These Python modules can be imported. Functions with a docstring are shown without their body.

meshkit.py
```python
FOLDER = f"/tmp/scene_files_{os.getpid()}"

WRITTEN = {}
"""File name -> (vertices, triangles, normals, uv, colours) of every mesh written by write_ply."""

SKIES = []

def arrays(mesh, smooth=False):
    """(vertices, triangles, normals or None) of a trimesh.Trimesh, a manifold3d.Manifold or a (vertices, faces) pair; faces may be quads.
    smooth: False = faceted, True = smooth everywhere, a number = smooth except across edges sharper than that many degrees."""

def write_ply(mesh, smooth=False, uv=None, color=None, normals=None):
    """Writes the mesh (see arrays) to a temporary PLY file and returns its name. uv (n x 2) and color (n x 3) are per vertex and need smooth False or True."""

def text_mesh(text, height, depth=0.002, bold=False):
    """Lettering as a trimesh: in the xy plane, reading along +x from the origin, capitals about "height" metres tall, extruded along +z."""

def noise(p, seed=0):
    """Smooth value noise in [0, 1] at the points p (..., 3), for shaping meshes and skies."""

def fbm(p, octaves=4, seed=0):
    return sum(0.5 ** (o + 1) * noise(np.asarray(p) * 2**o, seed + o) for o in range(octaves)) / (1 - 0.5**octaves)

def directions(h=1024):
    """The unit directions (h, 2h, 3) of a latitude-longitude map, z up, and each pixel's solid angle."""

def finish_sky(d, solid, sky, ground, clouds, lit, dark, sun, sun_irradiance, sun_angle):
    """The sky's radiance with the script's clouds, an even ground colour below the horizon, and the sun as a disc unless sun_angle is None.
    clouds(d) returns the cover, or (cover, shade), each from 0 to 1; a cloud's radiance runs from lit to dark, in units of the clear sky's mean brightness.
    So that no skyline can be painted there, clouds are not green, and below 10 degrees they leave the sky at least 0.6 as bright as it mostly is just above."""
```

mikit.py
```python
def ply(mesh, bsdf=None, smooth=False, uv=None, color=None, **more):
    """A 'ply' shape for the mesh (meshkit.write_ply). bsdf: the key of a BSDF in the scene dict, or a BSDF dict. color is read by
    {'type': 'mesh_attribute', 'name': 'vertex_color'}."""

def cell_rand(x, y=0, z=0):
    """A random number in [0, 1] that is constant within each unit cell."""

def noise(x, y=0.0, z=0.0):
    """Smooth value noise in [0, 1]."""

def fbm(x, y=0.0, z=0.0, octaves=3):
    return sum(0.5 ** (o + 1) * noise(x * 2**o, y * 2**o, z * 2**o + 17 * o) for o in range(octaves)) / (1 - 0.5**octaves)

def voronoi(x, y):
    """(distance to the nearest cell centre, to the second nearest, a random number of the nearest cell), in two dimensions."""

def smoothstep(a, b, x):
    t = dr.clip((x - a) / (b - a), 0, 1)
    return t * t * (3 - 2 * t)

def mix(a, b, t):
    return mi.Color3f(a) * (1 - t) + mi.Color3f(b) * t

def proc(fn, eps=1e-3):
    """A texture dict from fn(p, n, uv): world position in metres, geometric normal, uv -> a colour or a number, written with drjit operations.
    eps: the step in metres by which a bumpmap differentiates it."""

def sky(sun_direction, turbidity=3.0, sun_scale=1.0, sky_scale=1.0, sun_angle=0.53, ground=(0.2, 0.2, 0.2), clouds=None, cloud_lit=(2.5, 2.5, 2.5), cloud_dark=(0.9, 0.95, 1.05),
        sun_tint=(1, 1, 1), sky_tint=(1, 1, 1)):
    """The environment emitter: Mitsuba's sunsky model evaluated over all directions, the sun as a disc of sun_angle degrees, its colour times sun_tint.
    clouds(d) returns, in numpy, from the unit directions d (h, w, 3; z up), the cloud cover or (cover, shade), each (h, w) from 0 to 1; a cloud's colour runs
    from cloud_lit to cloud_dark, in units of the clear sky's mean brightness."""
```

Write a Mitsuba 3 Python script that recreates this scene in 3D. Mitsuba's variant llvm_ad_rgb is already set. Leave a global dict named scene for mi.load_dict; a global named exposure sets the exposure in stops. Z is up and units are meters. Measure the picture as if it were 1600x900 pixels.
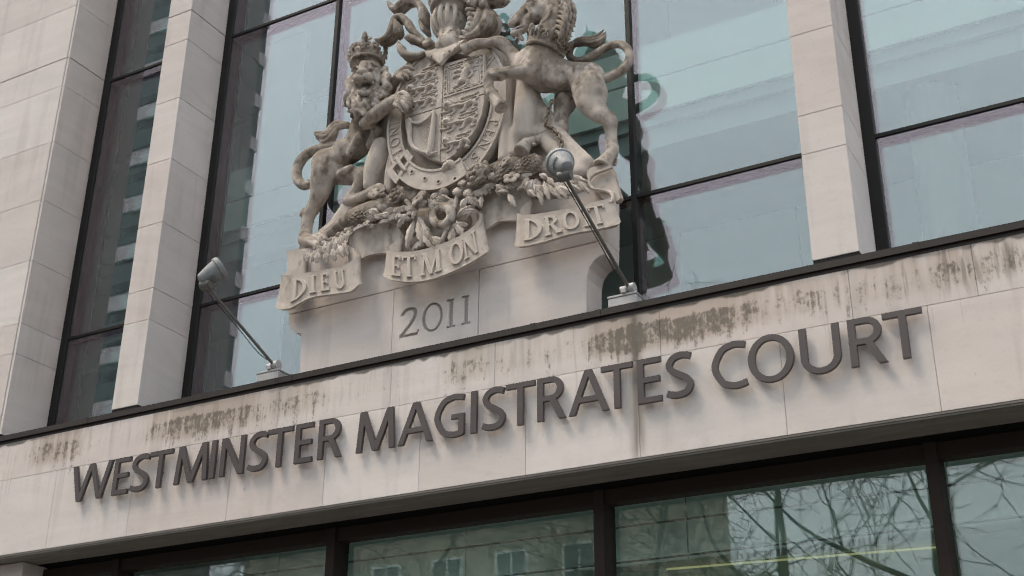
import math
import numpy as np
import trimesh
import shapely
from shapely.geometry import Polygon, LineString, Point, box as sbox
from shapely.ops import unary_union
from shapely import affinity
import drjit as dr
import mitsuba as mi
import mikit
import meshkit

T4 = mi.ScalarTransform4f
scene, labels = {}, {}

# ------------------------------------------------------------------ camera, sky, exposure
CAM = np.array([0.0, -9.0, 1.65])
FWD = np.array([-0.44288528, 0.79134447, 0.42145767])
UP = np.array([0.19868885, -0.37175838, 0.90681776])
scene['camera'] = {'type': 'perspective', 'fov': 43.197, 'fov_axis': 'x', 'near_clip': 0.05, 'far_clip': 3000.0,
                   'to_world': T4().look_at(origin=CAM.tolist(), target=(CAM + FWD).tolist(), up=UP.tolist())}


def cloud_cover(d):
    # an even overcast: brightest overhead, about a third of that at the horizon
    n = meshkit.fbm(d * np.array([2.2, 2.2, 4.0]), 4, seed=5)
    return np.ones(d.shape[:2]), np.clip(1.0 - np.clip(d[..., 2], 0, 1) + (n - 0.5) * 0.35, 0, 1)


scene['sky'] = mikit.sky((-0.34, -0.30, 0.89), turbidity=3, sun_scale=0.2, sun_angle=20, ground=(0.1, 0.1, 0.1), clouds=cloud_cover,
                         cloud_lit=(2.25, 2.38, 2.46), cloud_dark=(0.78, 0.85, 0.90))
exposure = 3.38

# ------------------------------------------------------------------ entries
SEEN = {}


def numbered(name):
    n = SEEN.get(name, 0)
    SEEN[name] = n + 1
    return name if n == 0 else f'{name}_{n:03d}'


def thing(name, label, category, group=None, kind=None):
    key = numbered(name)
    labels[key] = {'label': label, 'category': category}
    if group:
        labels[key]['group'] = group
    if kind:
        labels[key]['kind'] = kind
    return key


def put(parent, name, mesh, mat, smooth=False, label=None, **more):
    key = numbered(f'{parent}__{name}' if parent else name)
    scene[key] = mesh if isinstance(mesh, dict) else mikit.ply(mesh, mat, smooth=smooth, **more)
    if label:
        labels[key] = {'label': label}
    return key


def structure(name, mesh, mat, smooth=False):
    key = numbered(name)
    scene[key] = mikit.ply(mesh, mat, smooth=smooth)
    labels[key] = {'kind': 'structure', 'label': name.replace('_', ' '), 'category': name.replace('_', ' ')}
    return key


def box(x0, x1, y0, y1, z0, z1, ch=0.0):
    """A box, its edges chamfered by ch."""
    if ch <= 0:
        m = trimesh.creation.box((x1 - x0, y1 - y0, z1 - z0))
    else:
        hx, hy, hz = (x1 - x0) / 2, (y1 - y0) / 2, (z1 - z0) / 2
        c = min(ch, hx * 0.9, hy * 0.9, hz * 0.9)
        pts = []
        for sx in (-1, 1):
            for sy in (-1, 1):
                for sz in (-1, 1):
                    pts += [(sx * (hx - c), sy * (hy - c), sz * hz), (sx * (hx - c), sy * hy, sz * (hz - c)), (sx * hx, sy * (hy - c), sz * (hz - c))]
        m = trimesh.convex.convex_hull(np.array(pts))
    m.apply_translation(((x0 + x1) / 2, (y0 + y1) / 2, (z0 + z1) / 2))
    return m


def join(ms):
    return trimesh.util.concatenate(list(ms))


def catmull(p, n=6):
    p = np.asarray(p, float)
    if len(p) < 3:
        t = np.linspace(0, 1, n + 1)[:, None]
        return p[0] * (1 - t) + p[-1] * t
    q = np.vstack([2 * p[0] - p[1], p, 2 * p[-1] - p[-2]])
    out = []
    for i in range(1, len(q) - 2):
        t = np.linspace(0, 1, n, endpoint=False)[:, None]
        a, b, c, d = q[i - 1], q[i], q[i + 1], q[i + 2]
        out.append(0.5 * (2 * b + (c - a) * t + (2 * a - 5 * b + 4 * c - d) * t * t + (3 * b - a - 3 * c + d) * t**3))
    return np.vstack(out + [p[-1:]])


def tube(p, r, sides=8, caps=True):
    """A tube along the points p with radii r (parallel-transported rings)."""
    p = np.asarray(p, float)
    r = np.broadcast_to(np.asarray(r, float), (len(p),))
    tan = np.gradient(p, axis=0)
    tan /= np.maximum(np.linalg.norm(tan, axis=1, keepdims=True), 1e-9)
    u = np.cross(tan[0], [0.3, 0.5, 0.81])
    u /= np.linalg.norm(u)
    a = np.arange(sides) * 2 * np.pi / sides
    vs = []
    for i in range(len(p)):
        u = u - tan[i] * (u @ tan[i])
        u /= max(np.linalg.norm(u), 1e-9)
        w = np.cross(tan[i], u)
        vs.append(p[i] + r[i] * (np.cos(a)[:, None] * u + np.sin(a)[:, None] * w))
    v = np.vstack(vs)
    f = []
    for i in range(len(p) - 1):
        for k in range(sides):
            k2 = (k + 1) % sides
            A, B, Cc, D = i * sides + k, i * sides + k2, (i + 1) * sides + k2, (i + 1) * sides + k
            f += [(A, B, Cc), (A, Cc, D)]
    if caps:
        n = len(v)
        v = np.vstack([v, p[:1], p[-1:]])
        for k in range(sides):
            k2 = (k + 1) % sides
            f += [(n, k2, k), (n + 1, n - sides + k, n - sides + k2)]
    return trimesh.Trimesh(v, np.array(f), process=False)


# ------------------------------------------------------------------ materials
N, F, SS, MX = mikit.noise, mikit.fbm, mikit.smoothstep, mikit.mix


def diffuse(key, fn, rough=0.8, spec=0.25, bump=None, bump_scale=0.004):
    b = {'type': 'principled', 'base_color': mikit.proc(fn) if callable(fn) else {'type': 'rgb', 'value': list(fn)}, 'roughness': rough, 'specular': spec}
    if bump is not None:
        b = {'type': 'bumpmap', 'arbitrary': mikit.proc(bump, 2e-3), 'scale': bump_scale, 'bsdf': b}
    scene[key] = {'type': 'twosided', 'bsdf': b}


def grain(p, n, uv):
    return F(p.x * 60, p.y * 60, p.z * 60, 3)


def limestone(tone, warm):
    def fn(p, n, uv):
        s = p.x * 1.0 + p.y * 1.0
        bed = F(s * 1.3 + tone * 50, 0.7, p.z * 9.0 + F(s * 0.8, 3.1, p.z * 1.5, 2) * 5.0, 3)
        blot = F(s * 2.6, p.y, p.z * 2.2 + 8.0, 3)
        fine = N(s * 150, p.y * 150, p.z * 150)
        run = F(s * 9.0, 1.3, p.z * 0.7, 3)
        k = tone * (0.86 + 0.15 * bed + 0.10 * blot + 0.06 * (fine - 0.5)) * (1.0 - 0.10 * SS(0.52, 0.78, run))
        spot = SS(0.79, 0.84, N(s * 23, p.y * 23 + 5, p.z * 23)) * 0.25
        c = MX([0.578, 0.540, 0.522], [0.566, 0.512, 0.492], warm)
        return c * k * (1 - spot * 0.12)
    return fn


STONES = []
for i, (tone, warm) in enumerate([(0.97, 0.1), (0.93, 0.8), (0.99, 0.45), (0.95, 1.0), (0.92, 0.5), (1.02, 0.0)]):
    diffuse(f'limestone_{i}', limestone(tone, warm), 0.85, 0.15, grain, 0.0012)
    STONES.append(f'limestone_{i}')


def lump(x, c, w):
    return dr.exp(-dr.square((x - c) / w))


def fascia_stone(tone, warm):
    base = limestone(tone, warm)

    def fn(p, n, uv):
        c = base(p, n, uv)
        x, z = p.x, p.z
        # algae and soot that washes down from the leaking flashing joints
        where = 0.82 * lump(x, -10.45, 0.51) + 0.75 * lump(x, -8.85, 0.51) + 0.78 * lump(x, -8.15, 0.51) + 0.62 * lump(x, -7.3, 0.37) + 0.34 * lump(x, -6.5, 0.43) + 0.5 * lump(x, -5.55, 0.27) + 0.46 * lump(x, -4.9, 0.61) + 1.15 * lump(x, -4.02, 0.29) + 1.15 * lump(x, -3.40, 0.49) + 0.42 * lump(x, -2.6, 0.43) + 0.5 * lump(x, -1.75, 0.61) + 0.4 * lump(x, -1.0, 0.49)
        drip = F(x * 30.0, 2.7, z * 2.0, 3)
        ragged = F(x * 30.0, 9.1, z * 22.0, 4)
        crest = 5.82 + 0.10 * (F(x * 4.0, 4.4, 0.3, 3) - 0.5)
        tail = 0.26 + 0.34 * F(x * 9.0, 8.8, 0.0, 2)
        band = SS(crest - tail, crest - 0.02, z) * (1 - SS(crest, crest + 0.05 + 0.04 * ragged, z))
        dens = dr.clip(where * band, 0, 1)
        nz = ((0.30 * ragged + 0.52 * drip + 0.18 * F(x * 75.0, 5.5, z * 45.0, 2)) - 0.32) / 0.36
        patch = 0.85 * SS(0.95 - 0.95 * dens, 1.55 - 0.95 * dens, nz) + 0.15 * SS(1.10 - 0.95 * dens, 1.25 - 0.95 * dens, nz)
        soft = SS(0.12, 0.55, where * SS(5.52, 5.72, z) * (0.25 + 0.75 * drip))
        # long black run below the sign's T
        run = lump(x, -3.885, 0.055) * (0.5 + 0.8 * F(x * 40.0, 1.0, z * 1.4, 2)) * SS(4.7, 5.05, z + 0.3 * F(x * 25.0, 6.0, 0.5, 2)) + 0.35 * lump(x, -4.02, 0.05) * F(x * 50.0, 1.0, z * 1.2, 2) * SS(4.85, 5.35, z)
        streak = SS(0.66, 0.82, F(x * 34.0, 3.3, z * 1.1, 3)) * SS(4.9, 5.9, z) * 0.30
        right = (0.35 + 0.65 * SS(-3.2, -1.4, x)) * SS(0.56, 0.76, F(x * 26.0, 5.3, z * 2.6, 3)) * SS(5.50, 5.75, z) * 0.55
        c = MX(c, c * mi.Color3f(0.70, 0.64, 0.57), dr.clip(soft * 0.8, 0, 1))
        c = MX(c, [0.085, 0.076, 0.063], dr.clip(patch * 0.74, 0, 1))
        c = MX(c, [0.13, 0.115, 0.10], dr.clip(run * 0.85 + streak + right, 0, 0.85))
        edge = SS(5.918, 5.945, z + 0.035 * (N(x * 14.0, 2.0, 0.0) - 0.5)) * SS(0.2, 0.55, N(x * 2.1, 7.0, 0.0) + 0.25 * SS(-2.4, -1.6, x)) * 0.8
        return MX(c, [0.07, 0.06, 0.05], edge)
    return fn


FASCIA = []
for i, (tone, warm) in enumerate([(1.0, 0.05), (0.95, 0.9), (1.06, 0.0), (0.98, 0.5), (1.0, 1.0)]):
    diffuse(f'fascia_stone_{i}', fascia_stone(tone, warm), 0.85, 0.15, grain, 0.0012)
    FASCIA.append(f'fascia_stone_{i}')


def carved(lo, dirt):
    def fn(p, n, uv):
        a = F(p.x * 3.2, p.y * 3.2, p.z * 2.6, 4)
        b = F(p.x * 24.0, p.y * 24.0, p.z * 16.0, 3)
        drip = F(p.x * 15.0, p.y * 15.0, p.z * 1.8, 3)
        c = mi.Color3f(0.505, 0.452, 0.412) * (0.86 + 0.26 * a) * (0.92 + 0.16 * b)
        high = SS(lo, lo + 2.8, p.z)
        up = SS(-0.2, 0.9, n.z)
        # rain-washed soot and lichen sits on the weather side
        w = dirt * (0.30 + 0.70 * high) * SS(0.36, 0.74, 0.46 * a + 0.24 * b + 0.30 * drip + 0.16 * up) * 1.05 + dirt * 0.45 * up * SS(0.30, 0.65, b)
        c = MX(c, [0.125, 0.101, 0.080], dr.clip(w, 0, 0.80))
        return MX(c, [0.09, 0.074, 0.056], dr.clip(dirt * SS(0.58, 0.72, b * 0.6 + drip * 0.4) * (0.15 + 0.5 * up + 0.3 * high), 0, 0.6))
    return fn


def pitted(p, n, uv):
    return F(p.x * 34, p.y * 34, p.z * 34, 4)


diffuse('carved_stone', carved(6.4, 1.1), 0.9, 0.12, pitted, 0.0018)
diffuse('carved_clean', carved(6.9, 0.5), 0.9, 0.12, pitted, 0.0012)
diffuse('carved_sooty', carved(5.4, 1.3), 0.9, 0.12, pitted, 0.0022)
diffuse('plinth_stone', limestone(1.0, 0.75), 0.9, 0.12, grain, 0.0012)
diffuse('pale_inset', limestone(1.0, 0.2), 0.9, 0.12, grain, 0.001)


def bronze(base, rough):
    def fn(p, n, uv):
        return mi.Color3f(*base) * (0.8 + 0.5 * F(p.x * 3, p.y * 20, p.z * 3, 3))
    return fn


diffuse('frame_metal', bronze((0.012, 0.0117, 0.012), 0.4), 0.55, 0.22)
diffuse('bronze_metal', bronze((0.022, 0.0145, 0.012), 0.4), 0.55, 0.2)
diffuse('flashing_metal', bronze((0.026, 0.021, 0.019), 0.4), 0.5, 0.25)
diffuse('letter_metal', bronze((0.058, 0.047, 0.047), 0.4), 0.42, 0.5)
diffuse('lamp_grey', bronze((0.19, 0.20, 0.21), 0.4), 0.55, 0.3)
diffuse('lamp_dark', bronze((0.105, 0.105, 0.10), 0.4), 0.42, 0.5)
diffuse('lamp_box', bronze((0.34, 0.34, 0.345), 0.4), 0.45, 0.4)
diffuse('chain_iron', bronze((0.20, 0.165, 0.13), 0.4), 0.8, 0.3)
diffuse('joint_mortar', (0.34, 0.32, 0.305), 0.9, 0.1)
diffuse('soffit_panel', bronze((0.15, 0.14, 0.13), 0.4), 0.75, 0.2)
diffuse('paving', (0.13, 0.125, 0.12), 0.9, 0.1)
diffuse('dark_void', (0.02, 0.02, 0.02), 0.8, 0.1)
diffuse('white_plaster', lambda p, n, uv: mi.Color3f(0.62, 0.645, 0.64) * (0.95 + 0.08 * F(p.x, p.y, p.z * 2, 2)), 0.7, 0.2)
diffuse('grey_plaster', (0.30, 0.325, 0.34), 0.7, 0.2)
diffuse('panel_grey', (0.40, 0.43, 0.44), 0.7, 0.2)
diffuse('dark_ceiling', (0.14, 0.15, 0.15), 0.7, 0.2)
diffuse('carpet', (0.12, 0.12, 0.12), 0.95, 0.1)
scene['glass_outer'] = {'type': 'thindielectric', 'int_ior': 1.8, 'specular_reflectance': {'type': 'rgb', 'value': [1.0, 0.86, 0.95]}, 'specular_transmittance': {'type': 'rgb', 'value': [0.88, 0.94, 0.92]}}
scene['glass_inner'] = {'type': 'thindielectric', 'int_ior': 1.8, 'specular_reflectance': {'type': 'rgb', 'value': [0.62, 1.0, 0.96]}, 'specular_transmittance': {'type': 'rgb', 'value': [0.82, 0.90, 0.88]}}
scene['glass_low'] = {'type': 'thindielectric', 'int_ior': 1.7, 'specular_transmittance': {'type': 'rgb', 'value': [0.75, 0.88, 0.84]}}
scene['glass_far'] = {'type': 'principled', 'base_color': {'type': 'rgb', 'value': [0.05, 0.06, 0.065]}, 'roughness': 0.08, 'specular': 0.6}
# ------------------------------------------------------------------ the court building
court = thing('court_building', 'pale limestone court building with stone piers, tall glazing and a stone fascia band', 'building')
X0, X1, ZT = -24.0, 9.0, 15.4
JT = 0.003                                                     # half a joint
rs = np.random.RandomState(11)

# fascia: two courses of slabs in front of a mortar-coloured core
core = put(court, 'fascia', box(X0, X1, 0.016, 0.40, 4.735, 5.95), 'joint_mortar')
low = [X0 + 0.2 + 1.1 * i for i in range(10)]
low = [-23.6, -22.4, -21.2, -20.0, -18.8, -17.6, -16.4, -15.2, -14.0, -12.8, -11.6, -10.402, -9.311, -8.063, -6.954, -5.940, -4.895, -3.872, -2.682, -1.561, -0.4, 0.75, 1.9, 3.05, 4.2, 5.35, 6.5, 7.65, 8.8]
TONE = {-10.402: 5, -9.311: 1, -8.063: 1, -6.954: 2, -5.940: 3, -4.895: 2, -3.872: 0, -2.682: 3, -1.561: 4, -11.6: 0}
for a, b in zip(low[:-1], low[1:]):
    put(core, 'stone_slab', box(a + JT / 2, b - JT / 2, 0.0, 0.03, 4.724, 5.5385, 0.002), FASCIA[TONE.get(a, rs.randint(5)) % 5])
upx = [-23.6, -21.0, -18.6, -16.2, -13.8, -11.3, -8.876, -7.55, -6.278, -5.20, -3.661, -2.104, -1.196, 0.6, 2.4, 4.2, 6.0, 8.8]
for i, (a, b) in enumerate(zip(upx[:-1], upx[1:])):
    put(core, 'stone_slab', box(a + JT / 2, b - JT / 2, 0.0, 0.03, 5.5415, 5.956, 0.002), FASCIA[[4, 1, 3, 0, 3][i % 5]])
# steel angle under the slabs, soffit
put(court, 'soffit', join([box(X0, X1, 0.004, 0.40, 4.706, 4.722), box(X0, X1, 0.012, 0.055, 4.690, 4.7055), box(X0, X1, 0.062, 0.40, 4.694, 4.7055)]), 'soffit_panel')
# dark metal flashing on top
led = put(court, 'ledge', join([box(X0, X1, -0.012, 0.66, 6.012, 6.050, 0.004), box(X0, X1, 0.004, 0.5, 5.958, 6.011), box(X0, X1, -0.020, -0.012, 5.992, 6.050)]), 'flashing_metal')
for xj in [-20.5, -17.9, -15.3, -12.7, -10.1, -7.45, -4.85, -4.23, -1.6, 1.0, 3.6, 6.2]:
    put(led, 'lap_joint', box(xj, xj + 0.05, -0.024, -0.018, 5.990, 6.053), 'flashing_metal')

# piers of stacked blocks, from z = 6.09 up
ZJ = [6.09, 7.04, 7.405, 8.195, 8.993, 9.793, 10.597, 11.02, 11.82, 12.62, 13.42, 14.22, ZT]


def pier(x0, x1, corner_right=True):
    k = put(court, 'pier', box(x0 + 0.012, x1 - 0.012, 0.014, 0.60, 6.055, ZT), 'joint_mortar')
    for z0, z1 in zip(ZJ[:-1], ZJ[1:]):
        g = 0.009 if abs(z1 - 11.02) < 0.01 else 0.002
        put(k, 'stone_block', box(x0, x1, 0.0, 0.612, z0 + 0.001, z1 - g, 0.0035), STONES[rs.randint(5)])
    put(k, 'shadow_gap', box(x0 + 0.006, x1 - 0.006, 0.006, 0.61, 6.052, 6.088), 'dark_void')
    return k


pier(-9.752, -9.393)
pier(-2.368, -2.000)
pier(5.02, 5.39)
# the broad wall at the left end, coursed as the piers, slabs butting at a recessed corner bead
lw = put(court, 'wall', box(X0, -11.404, 0.014, 0.60, 6.055, ZT), 'joint_mortar')
for z0, z1 in zip(ZJ[:-1], ZJ[1:]):
    g = 0.012 if abs(z1 - 11.02) < 0.01 else 0.002
    xs = [X0, -21.4, -18.9, -16.4, -13.95, -11.43] if rs.rand() < 0.5 else [X0, -22.2, -19.9, -17.6, -15.0, -12.9 if z0 > 12 else -14.2, -11.43]
    for a, b in zip(xs[:-1], xs[1:]):
        put(lw, 'stone_slab', box(a + 0.0015, b - 0.0015, 0.0, 0.03, z0 + 0.001, z1 - g, 0.002), STONES[rs.randint(6)])
    put(lw, 'stone_slab', box(-11.426, -11.392, 0.012, 0.612, z0 + 0.001, z1 - g, 0.002), STONES[rs.randint(5)])
put(lw, 'shadow_gap', box(-11.95, -11.402, -0.006, 0.3, 6.052, 6.088), 'dark_void')


# upper glazing: frame, mullions, transoms, two panes in each opening
def window(x0, x1, mull, zt, outer='glass_outer', inner='glass_inner', z0=6.055, z1=ZT, yf=0.60, head=0.0):
    rails = [box(x0, x0 + 0.105, yf, yf + 0.15, z0, z1, 0.004), box(x1 - 0.06, x1, yf, yf + 0.15, z0, z1, 0.004)]
    rails += [box(m - 0.026, m + 0.026, yf - 0.012, yf + 0.155, z0, z1, 0.004) for m in mull]
    ends = [x0 + 0.105] + [v for m in mull for v in (m - 0.026, m + 0.026)] + [x1 - 0.06]
    spans = list(zip(ends[::2], ends[1::2]))
    for a, b in spans:
        rails += [box(a, b, yf + 0.004, yf + 0.145, z - 0.019, z + 0.019, 0.003) for z in zt]
        rails += [box(a, b, yf + 0.004, yf + 0.145, z0, z0 + 0.05), box(a, b, yf + 0.004, yf + 0.145, z1 - 0.06, z1)]
        # slim black gasket round each opening
    k = put(court, 'window', join(rails), 'frame_metal')
    zs = [z0 + 0.05] + [v for z in zt for v in (z - 0.019, z + 0.019)] + [z1 - 0.06]
    for a, b in spans:
        for c, d in zip(zs[::2], zs[1::2]):
            for y, g in ((yf + 0.02, outer), (yf + 0.105, inner)):
                put(k, 'pane', trimesh.Trimesh([[a, y, c], [b, y, c], [b, y, d], [a, y, d]], [[0, 1, 2], [0, 2, 3]], process=False), g)
    return k


window(-11.392, -9.752, [], [7.41, 10.98])
window(-9.393, -2.368, [-7.695, -4.10], [7.41, 10.98])
window(-2.000, 5.02, [1.7], [7.41, 10.98])

# ground-floor glazing under the soffit
put(court, 'head_panel', box(X0, X1, 0.52, 0.66, 4.62, 5.3), 'dark_void')
lowm = [-20.6, -17.9, -15.2, -12.5, -9.86, -7.17, -4.455, -1.76, 0.93, 3.6, 6.3]
hw = []
kwin = put(court, 'lower_window', join([box(X0, X1, 0.47, 0.60, 4.535, 4.66, 0.005)] + [box(m - 0.046, m + 0.046, 0.44, 0.68, 0.1, 4.66, 0.006) for m in lowm] + [box(X0, X1, 0.48, 0.66, 1.0, 1.07)]), 'bronze_metal')
for a, b in zip(lowm[:-1], lowm[1:]):
    for y in (0.60, 0.655):
        put(kwin, 'pane', trimesh.Trimesh([[a + 0.046, y, 0.1], [b - 0.046, y, 0.1], [b - 0.046, y, 4.54], [a + 0.046, y, 4.54]], [[0, 1, 2], [0, 2, 3]], process=False), 'glass_low')
# stone return at the lower left
lp = put(court, 'lower_wall', box(X0, -10.93, 0.22, 0.55, 0.0, 4.69), 'joint_mortar')
for z0, z1 in [(0.0, 0.9), (0.9, 1.7), (1.7, 2.5), (2.5, 3.3), (3.3, 4.1), (4.1, 4.69)]:
    put(lp, 'stone_block', box(-12.6, -10.915, 0.20, 0.56, z0 + 0.002, z1 - 0.003, 0.005), STONES[rs.randint(5)])
    put(lp, 'stone_block', box(-14.4, -12.604, 0.20, 0.56, z0 + 0.002, z1 - 0.003, 0.005), STONES[rs.randint(5)])

# rooms behind the glass
put(court, 'floor_slab', box(X0, X1, 0.80, 9.0, 5.62, 5.95), 'dark_ceiling')
put(court, 'floor_slab', box(X0, X1, 2.56, 9.0, 9.42, 9.72), 'grey_plaster')
put(court, 'ceiling', box(X0, X1, 0.78, 9.0, 13.6, 13.8), 'white_plaster')
rail = put(court, 'gallery_front', box(X0, X1, 2.50, 2.555, 9.56, 10.0 - 0.012), 'white_plaster')
put(rail, 'upper_board', box(X0, X1, 2.50, 2.555, 10.012, 10.47), 'white_plaster')
put(rail, 'reveal', box(X0, X1, 2.53, 2.56, 9.985, 10.015), 'grey_plaster')
put(court, 'downstand_beam', box(X0, X1, 2.62, 2.9, 9.16, 9.415), 'grey_plaster')
iw = put(court, 'inner_wall', box(X0, X1, 5.2, 5.4, 5.95, 13.6), 'dark_ceiling')
xs = np.arange(X0, X1, 1.55)
for a, b in zip(xs[:-1], xs[1:]):
    for z0, z1 in ((6.0, 7.35), (7.75, 9.4), (10.6, 13.4)):
        put(iw, 'wall_panel', box(a + 0.012, b - 0.012, 5.12, 5.20, z0, z1), 'panel_grey' if z0 < 7 else 'white_plaster')
for xc in (-1.75, 3.6):
    put(court, 'column', trimesh.creation.cylinder(0.27, 7.65, sections=32, transform=trimesh.transformations.translation_matrix((xc, 3.0, 9.78))), 'dark_ceiling', smooth=40)
put(court, 'partition', box(-10.9, -10.15, 3.0, 3.06, 5.96, 12.9), 'white_plaster')
put(court, 'stair_beam', box(-12.6, -9.6, 3.4, 3.6, 10.3, 10.62), 'white_plaster')
bl = put(court, 'louvre_blind', box(-11.72, -11.70, 1.55, 1.6, 6.0, 13.4), 'grey_plaster')
for i in range(18):
    put(bl, 'slat', box(-11.70, -10.95, 1.5, 1.62, 6.15 + 0.4 * i, 6.15 + 0.4 * i + 0.26), 'grey_plaster')
for xc in (-9.0, -6.1, -3.3, 0.2):
    put(court, 'inner_wall_fin', box(xc, xc + 0.06, 3.4, 5.1, 10.5, 13.6), 'white_plaster')
for xa, xb in ((-13.4, -11.72), (-10.6, -9.72)):
    put(court, 'lining_panel', box(xa, xb, 1.25, 1.30, 5.96, 13.55), 'dark_void')
# ground-floor lobby: wall of back-painted boards, a lit strip in its cove
lb = put(court, 'lobby_wall', box(X0, X1, 3.62, 3.8, 0.0, 5.62), 'grey_plaster')
for z0, z1 in ((0.0, 1.6), (1.625, 3.2), (3.225, 4.80), (4.83, 5.18), (5.21, 5.6)):
    for a, b in zip(np.arange(X0, X1, 2.7)[:-1], np.arange(X0, X1, 2.7)[1:]):
        put(lb, 'wall_board', box(a + 0.006 + 0.2, b - 0.006 + 0.2, 3.55, 3.62, z0, z1), 'white_plaster')
put(court, 'lobby_floor', box(X0, X1, 0.7, 9.0, -0.02, 0.03), 'carpet')
scene['strip_glow'] = {'type': 'diffuse', 'reflectance': {'type': 'rgb', 'value': [0.6, 0.6, 0.5]}}
strip = np.array([[-5.0, 3.19, 4.6], [-2.39, 3.49, 4.6]])
ls = put(court, 'light_strip', tube(strip, 0.011, 6), 'strip_glow', emitter={'type': 'area', 'radiance': {'type': 'rgb', 'value': [0.038, 0.030, 0.014]}})
# the trough of the strip light throws its light up on the ceiling
for xa in (-23.0, -17.0, -11.0, -6.0, -2.0, 3.0):
    xb = xa + (4.0 if xa in (-6.0,) else 4.5)
    put(ls, 'uplight', trimesh.Trimesh([[xa, 3.30, 4.66], [xb, 3.30, 4.66], [xb, 3.42, 4.66], [xa, 3.42, 4.66]], [[0, 1, 2], [0, 2, 3]], process=False), 'strip_glow', emitter={'type': 'area', 'radiance': {'type': 'rgb', 'value': [0.12, 0.124, 0.12]}})
    put(ls, 'trough', join([box(xa, xb, 3.28, 3.545, 4.63, 4.655), box(xa, xb, 3.27, 3.28, 4.63, 4.70)]), 'white_plaster')
put(court, 'back_wall', box(X0, X1, 8.9, 9.0, 0.0, ZT), 'grey_plaster')
put(court, 'end_wall', join([box(X0 - 0.3, X0, 0.0, 9.0, 0, ZT), box(X1, X1 + 0.3, 0.0, 9.0, 0, ZT), box(X0, X1, 0.0, 9.0, ZT, ZT + 0.3)]), 'limestone_1')

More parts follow.
